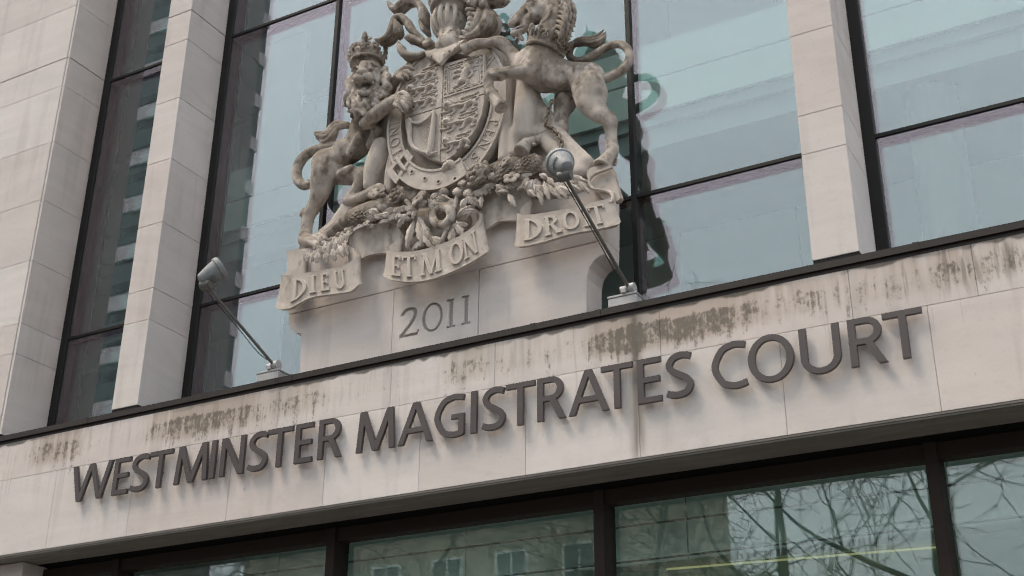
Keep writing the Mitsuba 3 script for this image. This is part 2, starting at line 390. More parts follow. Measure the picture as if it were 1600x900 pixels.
# ------------------------------------------------------------------ street in front (seen mirrored in the glass)
structure('pavement', box(-120, 120, -12.5, 0.5, -0.13, 0.0), 'paving')
diffuse('asphalt', lambda p, n, uv: mi.Color3f(0.05, 0.05, 0.052) * (0.8 + 0.4 * F(p.x * 8, p.y * 8, 0.0, 3)), 0.9, 0.2)
structure('road', box(-120, 120, -29.0, -12.5, -0.4, -0.13), 'asphalt')
structure('pavement', box(-120, 120, -36.0, -29.0, -0.13, 0.0), 'paving')
gm = trimesh.Trimesh([[-1500, -1500, -0.45], [1500, -1500, -0.45], [1500, 1500, -0.45], [-1500, 1500, -0.45]], [[0, 1, 2], [0, 2, 3]], process=False)
structure('ground', gm, 'asphalt')
diffuse('stock_brick', lambda p, n, uv: MX([0.46, 0.40, 0.31], [0.36, 0.30, 0.23], F(p.x * 3, p.y * 3, p.z * 9, 3)), 0.9, 0.1)
diffuse('red_brick', lambda p, n, uv: MX([0.24, 0.12, 0.08], [0.17, 0.09, 0.065], F(p.x * 3, p.y * 3, p.z * 9, 3)), 0.9, 0.1)
diffuse('grey_concrete', (0.17, 0.175, 0.175), 0.9, 0.1)
diffuse('white_paint', (0.72, 0.72, 0.70), 0.5, 0.4)
diffuse('slate', (0.09, 0.09, 0.1), 0.7, 0.3)


def far_block(x0, x1, h, mat, label, step, sill0, pitch, y0=-48.0):
    k = thing('street_building', label, 'building')
    y1 = -36.0
    put(k, 'wall', box(x0, x1, y0, y1, 0, h), mat)
    put(k, 'roof', join([box(x0 - 0.25, x1 + 0.25, y0, y1 + 0.35, h, h + 0.5), box(x0 + 0.4, x1 - 0.4, y0 + 1, y1 - 1.2, h + 0.5, h + 2.2)]), 'slate')
    z = sill0
    while z + 2.2 < h:
        x = x0 + 1.2
        while x + 1.4 < x1:
            w = put(k, 'window', join([box(x, x + 1.3, y1 - 0.05, y1 + 0.05, z, z + 2.0)]), 'glass_far')
            put(w, 'frame', join([box(x - 0.12, x, y1 - 0.02, y1 + 0.12, z - 0.1, z + 2.1), box(x + 1.3, x + 1.42, y1 - 0.02, y1 + 0.12, z - 0.1, z + 2.1), box(x, x + 1.3, y1 - 0.02, y1 + 0.12, z + 2.0, z + 2.1), box(x, x + 1.3, y1 - 0.02, y1 + 0.10, z + 0.96, z + 1.04), box(x + 0.61, x + 0.69, y1 - 0.02, y1 + 0.09, z, z + 2.0)]), 'white_paint')
            put(w, 'sill', box(x - 0.22, x + 1.52, y1 - 0.02, y1 + 0.25, z - 0.24, z - 0.1), 'white_paint')
            x += step
        z += pitch


tw = thing('office_tower', 'tall grey office tower with pale storey bands, mirrored in the far left window', 'building')
put(tw, 'wall', box(-78, -47.5, -42, -36, 0, 58), 'grey_concrete')
for i in range(18):
    put(tw, 'storey_band', box(-78.1, -47.4, -42.1, -35.85, 2.4 + 3.1 * i, 3.3 + 3.1 * i), 'white_paint')
    put(tw, 'window_strip', box(-77.8, -47.7, -36.0, -35.95, 3.5 + 3.1 * i, 5.3 + 3.1 * i), 'glass_far')
far_block(-40, -20.6, 19.0, 'stock_brick', 'yellow brick building with white sash windows mirrored in the middle ground-floor pane', 3.1, 1.4, 3.6)
far_block(-14, -3, 8.5, 'red_brick', 'low red brick building behind the bare trees, mirrored in the lower right pane', 3.0, 1.2, 3.5)
far_block(-1.5, 28, 17.5, 'stock_brick', 'long yellow brick building at the right of the street, mirrored in the glass', 3.3, 1.4, 3.6)

diffuse('plane_bark', lambda p, n, uv: MX([0.17, 0.15, 0.11], [0.06, 0.052, 0.042], SS(0.35, 0.6, F(p.x * 3, p.y * 3, p.z * 2.2, 3))), 0.9, 0.1)
diffuse('twig_bark', (0.055, 0.047, 0.04), 0.9, 0.1)


def bare_tree(x, y, h, seed, label, lean=(0, 0), deep=6):
    rg = np.random.RandomState(seed)
    k = thing('plane_tree', label, 'tree')
    limbs, twigs = [], []

    def grow(p, d, length, r, level):
        n = 5
        pts, rad = [p], [r]
        for i in range(n):
            d = d + rg.normal(0, 0.075 + 0.012 * level, 3) + np.array([0, 0, 0.05 if level < 3 else -0.01])
            d /= np.linalg.norm(d)
            p = p + d * length / n
            pts.append(p)
            rad.append(r * (1 - 0.42 * (i + 1) / n))
        (limbs if level < 3 else twigs).append(tube(np.array(pts), rad, 9 if level < 2 else 5 if level < 3 else 3, caps=False))
        if level >= deep:
            return
        for q in range(3 if level in (1, 2, 3, 4) else 2 + (level == 5)):
            i = n if q == 0 else rg.randint(2, n + 1)
            ax = rg.normal(0, 1, 3)
            ax -= d * (ax @ d)
            ax /= np.linalg.norm(ax)
            sp = (0.35 if q == 0 else 0.75) + rg.rand() * 0.25
            nd = d * math.cos(sp) + ax * math.sin(sp)
            grow(pts[i], nd / np.linalg.norm(nd), length * (0.68 + 0.16 * rg.rand()), max(rad[i] * (0.85 if q == 0 else 0.62), 0.013), level + 1)

    grow(np.array([x, y, -0.1]), np.array([lean[0], lean[1], 1.0]), h * 0.30, h * 0.024, 0)
    put(k, 'trunk', join(limbs), 'plane_bark', smooth=True)
    put(k, 'crown', join(twigs), 'twig_bark', smooth=True)


bare_tree(-10.4, -22.5, 16.8, 4, 'bare winter plane tree mirrored in the wide pane at the lower right', deep=7)
bare_tree(-3.6, -16.5, 15.0, 9, 'leaning bare plane tree mirrored in the last pane at the lower right', (-0.16, 0.0))
bare_tree(-15.4, -24.0, 17.5, 52, 'bare plane tree mirrored beside the end of the yellow brick building', deep=7)
bare_tree(-21.5, -26.0, 17.5, 21, 'bare plane tree mirrored in the middle ground-floor pane')
bare_tree(-31.0, -24.0, 19.5, 33, 'bare plane tree mirrored in the lower left pane and low in the upper left window')
bare_tree(-42.0, -25.0, 19.0, 45, 'farthest bare plane tree down the street to the left')
TABLES = {
"lion_torso":[[-6.9033,0.26,9.0151,0.146],[-6.9303,0.26,8.7733,0.1733],[-7.0584,0.26,8.6046,0.1413],[-7.2773,0.27,8.5386,0.1315],[-7.4326,0.28,8.5256,0.1429]],
"lion_thigh":[[-7.4059,0.25,8.4718,0.1494],[-7.4259,0.23,8.2634,0.1236],[-7.4702,0.24,8.1088,0.0916],[-7.5323,0.26,8.0243,0.0775],[-7.601,0.27,7.9267,0.0669],[-7.6147,0.27,7.7912,0.0614],[-7.6057,0.26,7.7056,0.0699]],
"lion_heel":[[-7.6709,0.3,8.0086,0.0532],[-7.718,0.31,8.0052,0.0355]],
"lion_foot":[[-7.5913,0.24,7.644,0.0801],[-7.5016,0.2,7.5849,0.0761],[-7.3827,0.16,7.548,0.0583]],
"lion_toes":[[[-7.4406,0.16,7.6006,0.0344],[-7.3314,0.12,7.5464,0.0376],[-7.2759,0.1,7.4914,0.0272]],[[-7.4445,0.13,7.5398,0.0378],[-7.3444,0.09,7.4691,0.0374],[-7.2896,0.07,7.4243,0.0271]],[[-7.3831,0.18,7.6247,0.031],[-7.2932,0.15,7.5795,0.0342],[-7.246,0.13,7.5206,0.0256]],[[-7.369,0.2,7.6595,0.0276],[-7.282,0.18,7.6097,0.0309]]],
"lion_thigh2":[[-7.3165,0.34,8.3908,0.1102],[-7.0406,0.27,8.2558,0.0961],[-6.8775,0.2,8.1998,0.076]],
"lion_shank2":[[-6.8854,0.2,8.192,0.0725],[-6.9699,0.22,8.0565,0.0622],[-7.0735,0.25,7.9702,0.0658]],
"lion_foot2":[[-7.0789,0.25,7.9579,0.0588],[-6.8846,0.2,7.9359,0.0548],[-6.6951,0.15,7.9392,0.0543]],
"lion_toes2":[[[-6.6897,0.14,7.9619,0.0305],[-6.6065,0.11,7.9403,0.0337],[-6.5564,0.1,7.897,0.0235]],[[-6.6897,0.13,7.9086,0.0339],[-6.6015,0.1,7.8705,0.0336],[-6.5513,0.09,7.8236,0.0235]],[[-6.7288,0.13,7.8802,0.0305],[-6.6551,0.11,7.8376,0.0303]]],
"lion_fur":[[-7.1849,0.2,8.2838,0.0385],[-7.0805,0.16,8.275,0.0417],[-7.0004,0.15,8.2917,0.0277]],
"lion_muscle":[[[-7.1769,0.185,8.5987,0.0706],[-7.1799,0.185,8.4974,0.0598]],[[-7.3927,0.165,8.3634,0.0811],[-7.4235,0.175,8.2554,0.0633]],[[-6.9043,0.105,8.579,0.0522],[-7.0299,0.145,8.4542,0.0384]],[[-7.2819,0.205,8.3736,0.0387],[-7.3458,0.205,8.2293,0.0351],[-7.3989,0.215,8.1279,0.0281]],[[-6.7034,0.145,8.6229,0.059],[-6.7857,0.155,8.4906,0.0451]]],
"lion_tail":[[-7.6461,0.3,8.3412,0.0483],[-7.7363,0.3,8.351,0.0521],[-7.8204,0.3,8.4563,0.0542],[-7.8329,0.3,8.5847,0.0563],[-7.7535,0.3,8.703,0.0563],[-7.601,0.31,8.7512,0.0507],[-7.4049,0.33,8.7623,0.0433],[-7.3173,0.36,8.7782,0.036],[-7.2112,0.42,8.849,0.0325],[-7.2198,0.42,8.9678,0.0326],[-7.2936,0.38,9.0038,0.0363]],
"lion_tuft":[[[-7.2717,0.38,9.0079,0.029],[-7.4052,0.36,9.0495,0.0291],[-7.4647,0.34,8.9965,0.0328],[-7.5042,0.33,8.9388,0.0327],[-7.6127,0.33,8.9707,0.0237],[-7.667,0.33,8.9953,0.011]],[[-7.2662,0.36,8.9782,0.029],[-7.3738,0.33,8.9852,0.0326],[-7.4169,0.3,8.9074,0.0362],[-7.4766,0.29,8.8562,0.0362],[-7.5772,0.29,8.9067,0.0254],[-7.6303,0.3,8.9383,0.0109]],[[-7.2765,0.36,8.9686,0.0217],[-7.3535,0.33,8.9538,0.0272],[-7.381,0.3,8.8758,0.0307],[-7.4286,0.29,8.8148,0.0306],[-7.5014,0.29,8.8065,0.0253],[-7.606,0.3,8.893,0.0109]],[[-7.3793,0.35,8.9554,0.0181],[-7.3803,0.33,8.8708,0.0235],[-7.4195,0.32,8.8136,0.0253],[-7.4852,0.32,8.8011,0.0199],[-7.5402,0.32,8.817,0.0091]]],
"lion_arm":[[-6.7181,0.22,8.9755,0.097],[-6.7439,0.12,8.7893,0.0727],[-6.7941,0.05,8.6889,0.0607],[-6.6465,0.01,8.7236,0.0718],[-6.4904,-0.02,8.7652,0.0714],[-6.3836,-0.04,8.7779,0.0654],[-6.3258,-0.05,8.776,0.0624]],
"lion_arm2":[[-6.7008,0.24,9.0511,0.0707],[-6.5765,0.17,9.0933,0.0615],[-6.471,0.1,9.1399,0.0524],[-6.4106,0.06,9.1571,0.055],[-6.3622,0.04,9.1467,0.0578]],
"lion_fingers":[[[-6.3383,-0.06,8.8161,0.0312],[-6.2485,-0.08,8.8099,0.0311],[-6.1781,-0.08,8.746,0.0267],[-6.1584,-0.06,8.6932,0.0197]],[[-6.3051,-0.08,8.7606,0.0311],[-6.2174,-0.1,8.7218,0.0309],[-6.1674,-0.09,8.6622,0.0266],[-6.162,-0.07,8.6257,0.0182]],[[-6.3048,-0.09,8.7214,0.031],[-6.23,-0.11,8.6701,0.0295],[-6.1919,-0.1,8.6145,0.0252],[-6.1967,-0.08,8.5811,0.0168]],[[-6.3358,-0.08,8.7034,0.0282],[-6.2686,-0.1,8.6414,0.0267],[-6.2443,-0.09,8.595,0.0224],[-6.2165,-0.08,8.5756,0.0154]],[[-6.3841,0.02,9.159,0.0289],[-6.2956,-0.01,9.1637,0.0287],[-6.2282,-0.02,9.1441,0.0258],[-6.1908,-0.01,9.1173,0.0172]],[[-6.3425,0.0,9.1111,0.0288],[-6.269,-0.02,9.106,0.0286],[-6.2146,-0.03,9.0686,0.0228],[-6.2011,-0.02,9.0413,0.0157]],[[-6.3501,0.0,9.093,0.0273],[-6.288,-0.02,9.0745,0.0258],[-6.2452,-0.03,9.0325,0.0214],[-6.2439,-0.02,9.0125,0.0143]],[[-6.383,0.01,9.101,0.0259],[-6.3334,-0.01,9.0644,0.0244],[-6.2959,-0.02,9.0293,0.0186]]],
"lion_skull":[[-6.778,0.06,9.2762,0.1531]],
"lion_face":[[-6.7706,0.0,9.2553,0.126]],
"lion_muzzle":[[-6.7976,-0.12,9.1452,0.0493],[-6.7353,-0.15,9.1107,0.052],[-6.6718,-0.14,9.1047,0.0548],[-6.6617,-0.1,9.1133,0.052]],
"lion_lip":[[-6.8993,-0.05,9.1779,0.0205],[-6.8082,-0.11,9.12,0.0247],[-6.7235,-0.14,9.0922,0.026],[-6.6673,-0.12,9.0894,0.0245],[-6.6408,-0.06,9.1201,0.0217],[-6.618,-0.02,9.0985,0.0174]],
"lion_nose":[[-6.6923,-0.19,9.1485,0.0432]],
"lion_bridge":[[[-6.7603,-0.07,9.327,0.0439],[-6.726,-0.13,9.2321,0.0392],[-6.7044,-0.17,9.1714,0.0375]]],
"lion_brow":[[[-6.9003,-0.08,9.2897,0.0176],[-6.8207,-0.125,9.2715,0.0219],[-6.7544,-0.14,9.2336,0.0189]],[[-6.6844,-0.13,9.241,0.0188],[-6.6401,-0.115,9.2633,0.0217],[-6.6113,-0.06,9.263,0.0174]]],
"lion_cheek":[[[-6.9159,0.02,9.2178,0.0589],[-6.8819,0.03,9.1429,0.0558]],[[-6.6591,0.03,9.124,0.0583],[-6.689,0.04,9.0702,0.0583]],[[-6.6552,-0.02,9.1884,0.0582],[-6.6302,0.0,9.1316,0.0494]],[[-6.9187,-0.03,9.2503,0.0382],[-6.914,-0.02,9.211,0.0294]]],
"lion_eyes":[[-6.833,-0.1,9.2452,0.0219],[-6.652,-0.085,9.2351,0.0232]],
"lion_pupils":[[-6.8021,-0.145,9.208,0.008],[-6.6239,-0.132,9.1957,0.0079]],
"lion_nostrils":[[-6.689,-0.235,9.1031,0.0158],[-6.6259,-0.235,9.0962,0.0172]],
"lion_mouth":[[-6.7692,-0.14,9.0415,0.026],[-6.7093,-0.14,9.0121,0.0389],[-6.646,-0.13,9.0046,0.0417],[-6.6109,-0.1,9.0282,0.0288]],
"lion_jaw":[[-6.8178,-0.05,9.0306,0.0262],[-6.7268,-0.085,8.9609,0.0346],[-6.6751,-0.06,8.9729,0.0346],[-6.6521,0.0,9.0609,0.0406]],
"lion_tongue":[[-6.7259,-0.02,9.057,0.029],[-6.725,-0.08,9.0112,0.0217]],
"lion_teeth":[[[-6.6122,-0.1,9.0492,0.0101],[-6.6102,-0.1,9.0178,0.0043]],[[-6.7393,-0.14,9.0663,0.0115],[-6.7333,-0.14,9.03,0.0043]],[[-6.7488,-0.1,9.0002,0.0072],[-6.7498,-0.1,9.0142,0.0043]],[[-6.6545,-0.09,8.9762,0.0072],[-6.6536,-0.09,8.9896,0.0043]]],
"lion_ears":[[-6.596,0.06,9.2854,0.0468],[-7.0152,0.04,9.2968,0.0356]],
"lion_earholes":[[-6.5411,-0.02,9.2156,0.029],[-6.976,-0.02,9.2485,0.0206]],
"lion_manebase":[[-6.8341,0.1,9.0294,0.1907],[-6.8366,0.14,8.9145,0.1582],[-6.8722,0.17,9.2751,0.2006]],
"lion_mane":[[[-7.0222,0.06,9.3465,0.0223],[-7.0246,0.015,9.2363,0.0325],[-7.0046,0.03,9.1577,0.0324],[-7.0896,0.08,9.1326,0.0237],[-7.0592,0.09,9.1148,0.0104]],[[-7.0071,0.06,9.2885,0.0223],[-6.9677,0.015,9.1477,0.0324],[-7.0422,0.03,9.0819,0.0324],[-7.0667,0.08,9.0205,0.0236],[-7.1104,0.09,9.0257,0.0104]],[[-6.593,0.06,9.2337,0.0219],[-6.5562,0.015,9.1152,0.0319],[-6.4983,0.03,9.0288,0.0318],[-6.5401,0.08,8.9948,0.0232],[-6.5111,0.09,8.9777,0.0101]],[[-6.5802,0.06,9.2557,0.0219],[-6.5042,0.015,9.139,0.0319],[-6.5382,0.03,9.0962,0.0319],[-6.5228,0.08,9.0582,0.0232],[-6.5648,0.09,9.0635,0.0102]],[[-6.9926,0.05,9.2867,0.0222],[-6.9941,0.005,9.1649,0.0324],[-6.9734,0.02,9.075,0.0323],[-7.0572,0.07,9.038,0.0236],[-7.027,0.08,9.0204,0.0103]],[[-6.9647,0.05,9.2248,0.0222],[-6.9187,0.005,9.0739,0.0322],[-6.9862,0.02,8.9978,0.0322],[-7.0039,0.07,8.9261,0.0235],[-7.0474,0.08,8.9312,0.0103]],[[-6.9302,0.05,9.17,0.0221],[-6.9258,0.005,9.0239,0.0322],[-6.8997,0.02,8.9105,0.0321],[-6.9768,0.07,8.8489,0.0234],[-6.947,0.08,8.8317,0.0102]],[[-6.8566,0.0,9.0825,0.0219],[-6.8046,-0.045,8.9228,0.0319],[-6.8649,-0.03,8.8372,0.0319],[-6.8762,0.02,8.7563,0.0232],[-6.919,0.03,8.7611,0.0102]],[[-6.8221,0.0,9.0456,0.0219],[-6.8073,-0.045,8.9125,0.0318],[-6.7716,-0.03,8.8116,0.0317],[-6.8378,0.02,8.7617,0.0232],[-6.8085,0.03,8.7449,0.0101]],[[-6.7847,0.0,9.0166,0.0218],[-6.7254,-0.045,8.8874,0.0317],[-6.7775,-0.03,8.8306,0.0318],[-6.7809,0.02,8.7785,0.0231],[-6.8234,0.03,8.7834,0.0101]],[[-6.7487,0.0,9.0052,0.0218],[-6.7299,-0.045,8.8946,0.0317],[-6.6902,-0.03,8.8152,0.0316],[-6.7517,0.02,8.7866,0.0231],[-6.7225,0.03,8.7698,0.0101]],[[-6.7098,0.0,9.0016,0.0218],[-6.6472,-0.045,8.8861,0.0316],[-6.6955,-0.03,8.8423,0.0317],[-6.695,0.02,8.8033,0.0231],[-6.7373,0.03,8.8083,0.0101]],[[-6.672,0.0,9.0155,0.0217],[-6.6476,-0.045,8.9118,0.0317],[-6.6025,-0.03,8.839,0.0316],[-6.6576,0.02,8.8173,0.0231],[-6.6286,0.03,8.8005,0.0101]],[[-6.6759,0.05,9.0892,0.0219],[-6.6028,0.005,8.9666,0.0318],[-6.6404,0.02,8.9164,0.0318],[-6.6289,0.07,8.8711,0.0232],[-6.671,0.08,8.8761,0.0102]],[[-6.6428,0.05,9.122,0.0219],[-6.6087,0.005,9.0172,0.0318],[-6.5538,0.02,8.9435,0.0317],[-6.5988,0.07,8.9216,0.0232],[-6.5697,0.08,8.9046,0.0101]],[[-6.6137,0.05,9.1647,0.0219],[-6.5344,0.005,9.048,0.0318],[-6.5654,0.02,9.0043,0.0318],[-6.5473,0.07,8.9655,0.0232],[-6.5893,0.08,8.9707,0.0102]],[[-6.5954,0.05,9.211,0.0219],[-6.5595,0.005,9.1077,0.0319],[-6.5024,0.02,9.0358,0.0318],[-6.545,0.07,9.0163,0.0232],[-6.516,0.08,8.9992,0.0101]],[[-6.7566,0.0,8.8704,0.013],[-6.753,-0.035,8.8153,0.0216],[-6.7326,-0.035,8.7717,0.0216],[-6.7149,-0.02,8.768,0.0115],[-6.72,-0.015,8.7927,0.0072]],[[-6.9256,0.0,8.9536,0.0131],[-6.8708,-0.035,8.8823,0.0218],[-6.8861,-0.035,8.8494,0.0217],[-6.9261,-0.02,8.8633,0.0116],[-6.9315,-0.015,8.8884,0.0073]],[[-6.6372,0.0,9.0381,0.013],[-6.6341,-0.035,8.9823,0.0216],[-6.6139,-0.035,8.9384,0.0216],[-6.5962,-0.02,8.9347,0.0115],[-6.6011,-0.015,8.9596,0.0072]],[[-6.8839,0.0,9.0474,0.0132],[-6.88,-0.035,8.9914,0.0218],[-6.8591,-0.035,8.947,0.0218],[-6.8411,-0.02,8.9432,0.0116],[-6.8464,-0.015,8.9683,0.0073]],[[-6.9633,0.0,8.9905,0.0132],[-6.9591,-0.035,8.9347,0.0219],[-6.9381,-0.035,8.8904,0.0218],[-6.9201,-0.02,8.8865,0.0116],[-6.9255,-0.015,8.9116,0.0073]],[[-6.8923,0.0,8.9915,0.0131],[-6.8883,-0.035,8.9357,0.0218],[-6.8674,-0.035,8.8915,0.0218],[-6.8495,-0.02,8.8877,0.0116],[-6.8548,-0.015,8.9128,0.0073]],[[-6.7515,0.0,9.0214,0.0131],[-6.6978,-0.035,8.9499,0.0217],[-6.7132,-0.035,8.917,0.0217],[-6.7526,-0.02,8.9311,0.0116],[-6.7578,-0.015,8.9562,0.0072]],[[-6.6049,0.0,8.9861,0.013],[-6.5524,-0.035,8.915,0.0215],[-6.5677,-0.035,8.8824,0.0215],[-6.6066,-0.02,8.8964,0.0115],[-6.6116,-0.015,8.9213,0.0072]],[[-6.8603,0.0,8.9057,0.0131],[-6.8564,-0.035,8.8503,0.0217],[-6.8357,-0.035,8.8065,0.0217],[-6.8178,-0.02,8.8027,0.0116],[-6.8231,-0.015,8.8276,0.0072]],[[-6.8675,0.0,8.9612,0.0131],[-6.8131,-0.035,8.89,0.0217],[-6.8284,-0.035,8.8571,0.0217],[-6.8682,-0.02,8.8711,0.0116],[-6.8735,-0.015,8.8961,0.0073]],[[-6.6772,0.0,8.9804,0.013],[-6.674,-0.035,8.9248,0.0216],[-6.6537,-0.035,8.881,0.0216],[-6.6359,-0.02,8.8773,0.0115],[-6.641,-0.015,8.9022,0.0072]],[[-6.63,0.0,8.903,0.013],[-6.6268,-0.035,8.8478,0.0215],[-6.6067,-0.035,8.8043,0.0215],[-6.5891,-0.02,8.8007,0.0115],[-6.594,-0.015,8.8254,0.0072]],[[-6.6003,0.0,8.9252,0.013],[-6.5973,-0.035,8.87,0.0215],[-6.5773,-0.035,8.8265,0.0215],[-6.5596,-0.02,8.8228,0.0115],[-6.5645,-0.015,8.8476,0.0072]],[[-6.6654,0.0,8.9634,0.013],[-6.6124,-0.035,8.8924,0.0216],[-6.6277,-0.035,8.8598,0.0216],[-6.6668,-0.02,8.8737,0.0115],[-6.6719,-0.015,8.8986,0.0072]],[[-6.9356,0.0,8.9378,0.0131],[-6.8807,-0.035,8.8666,0.0217],[-6.896,-0.035,8.8337,0.0217],[-6.9361,-0.02,8.8476,0.0116],[-6.9415,-0.015,8.8727,0.0073]],[[-6.7059,0.0,9.0355,0.0131],[-6.6526,-0.035,8.9639,0.0216],[-6.668,-0.035,8.9311,0.0216],[-6.7073,-0.02,8.9452,0.0116],[-6.7124,-0.015,8.9703,0.0072]],[[-6.816,0.0,8.9421,0.0131],[-6.8123,-0.035,8.8866,0.0217],[-6.7917,-0.035,8.8426,0.0217],[-6.7739,-0.02,8.8389,0.0116],[-6.7791,-0.015,8.8638,0.0072]],[[-6.7416,0.0,8.9795,0.0131],[-6.6881,-0.035,8.9082,0.0216],[-6.7034,-0.035,8.8755,0.0216],[-6.7428,-0.02,8.8895,0.0116],[-6.7479,-0.015,8.9145,0.0072]],[[-6.6438,0.0,8.9282,0.013],[-6.6406,-0.035,8.873,0.0216],[-6.6204,-0.035,8.8294,0.0215],[-6.6028,-0.02,8.8257,0.0115],[-6.6077,-0.015,8.8505,0.0072]],[[-6.6649,0.0,8.9694,0.013],[-6.6119,-0.035,8.8983,0.0216],[-6.6272,-0.035,8.8657,0.0216],[-6.6663,-0.02,8.8796,0.0115],[-6.6714,-0.015,8.9046,0.0072]],[[-6.8987,0.0,9.0278,0.0132],[-6.844,-0.035,8.956,0.0218],[-6.8594,-0.035,8.923,0.0218],[-6.8994,-0.02,8.9372,0.0116],[-6.9047,-0.015,8.9623,0.0073]],[[-6.6494,0.0,8.9014,0.013],[-6.6462,-0.035,8.8462,0.0216],[-6.626,-0.035,8.8027,0.0215],[-6.6084,-0.02,8.799,0.0115],[-6.6133,-0.015,8.8237,0.0072]],[[-6.8295,0.0,8.893,0.0131],[-6.8257,-0.035,8.8377,0.0217],[-6.8051,-0.035,8.7939,0.0216],[-6.7873,-0.02,8.7902,0.0115],[-6.7925,-0.015,8.815,0.0072]],[[-6.7911,0.0,8.8588,0.013],[-6.7874,-0.035,8.8037,0.0216],[-6.7669,-0.035,8.7601,0.0216],[-6.7492,-0.02,8.7564,0.0115],[-6.7543,-0.015,8.7811,0.0072]],[[-6.8257,0.0,8.9006,0.0131],[-6.7717,-0.035,8.8299,0.0216],[-6.7869,-0.035,8.7971,0.0216],[-6.8265,-0.02,8.8109,0.0116],[-6.8318,-0.015,8.8358,0.0072]],[[-6.7589,0.0,8.8449,0.013],[-6.7553,-0.035,8.7899,0.0216],[-6.7349,-0.035,8.7465,0.0216],[-6.7172,-0.02,8.7428,0.0115],[-6.7223,-0.015,8.7674,0.0072]],[[-6.8074,0.0,9.0306,0.0131],[-6.7534,-0.035,8.9589,0.0217],[-6.7687,-0.035,8.926,0.0217],[-6.8084,-0.02,8.9401,0.0116],[-6.8136,-0.015,8.9653,0.0073]],[[-6.6672,0.0,8.9812,0.013],[-6.664,-0.035,8.9256,0.0216],[-6.6438,-0.035,8.8818,0.0216],[-6.626,-0.02,8.8781,0.0115],[-6.631,-0.015,8.903,0.0072]],[[-6.7048,0.0,8.8895,0.013],[-6.7014,-0.035,8.8344,0.0216],[-6.6811,-0.035,8.7908,0.0215],[-6.6634,-0.02,8.7871,0.0115],[-6.6685,-0.015,8.8118,0.0072]],[[-6.7708,0.0,8.8282,0.013],[-6.7671,-0.035,8.7733,0.0216],[-6.7467,-0.035,8.7299,0.0216],[-6.729,-0.02,8.7262,0.0115],[-6.7342,-0.015,8.7508,0.0072]]],
"lion_crown":[[-6.8313,0.07,9.4358,0.1676],[-6.8784,0.07,9.7899,0.015]],
"uni_body":[[-4.9376,0.16,8.8344,0.1732],[-4.8306,0.18,8.7461,0.1876],[-4.6922,0.22,8.6991,0.1683],[-4.5548,0.26,8.6721,0.1321],[-4.3738,0.28,8.5934,0.1525]],
"uni_neck":[[-4.8198,0.16,8.835,0.1638],[-4.7321,0.16,9.1091,0.1538],[-4.6564,0.16,9.3103,0.1258],[-4.67,0.16,9.4778,0.1154],[-4.7291,0.16,9.6503,0.1029]],
"uni_cheek":[[-4.8016,0.1,9.4146,0.102]],
"uni_head":[[-4.7894,0.13,9.5833,0.1027],[-4.9008,0.09,9.4627,0.0869],[-4.9603,0.06,9.4043,0.0678],[-5.0031,0.03,9.3483,0.0599],[-5.0393,0.0,9.2928,0.0498],[-5.062,0.0,9.2847,0.0421]],
"uni_jaw":[[-4.819,0.09,9.3492,0.0774],[-4.8936,0.07,9.2951,0.0509],[-4.9525,0.04,9.221,0.0474],[-5.0129,0.02,9.1783,0.0408],[-5.0464,0.01,9.1728,0.0342]],
"uni_fill":[[-4.8513,0.08,9.3541,0.0731],[-4.923,0.05,9.2924,0.0531],[-4.9577,0.04,9.2658,0.0398]],
"uni_mouth":[[-4.9417,-0.03,9.2014,0.0055],[-5.0044,-0.03,9.1966,0.0099],[-5.0729,-0.02,9.2056,0.0143],[-5.13,-0.02,9.2148,0.0188]],
"uni_nostril":[[-5.0414,-0.055,9.2658,0.0132],[-5.0516,-0.05,9.2539,0.0099]],
"uni_eye":[[-4.8307,-0.01,9.444,0.0165]],
"uni_brow":[[-4.8755,-0.02,9.4753,0.0111],[-4.8275,-0.03,9.47,0.0143],[-4.7844,-0.01,9.4461,0.011]],
"uni_beard":[[-4.993,0.03,9.1323,0.0286],[-4.9695,0.04,9.0946,0.0198]],
"uni_cheekline":[[[-4.6519,0.02,9.3103,0.0131],[-4.6708,0.02,9.2369,0.0153],[-4.7325,0.02,9.1989,0.0131]],[[-4.8962,0.0,9.4121,0.0133],[-4.8585,0.0,9.3444,0.0154],[-4.8638,0.01,9.3125,0.011]]],
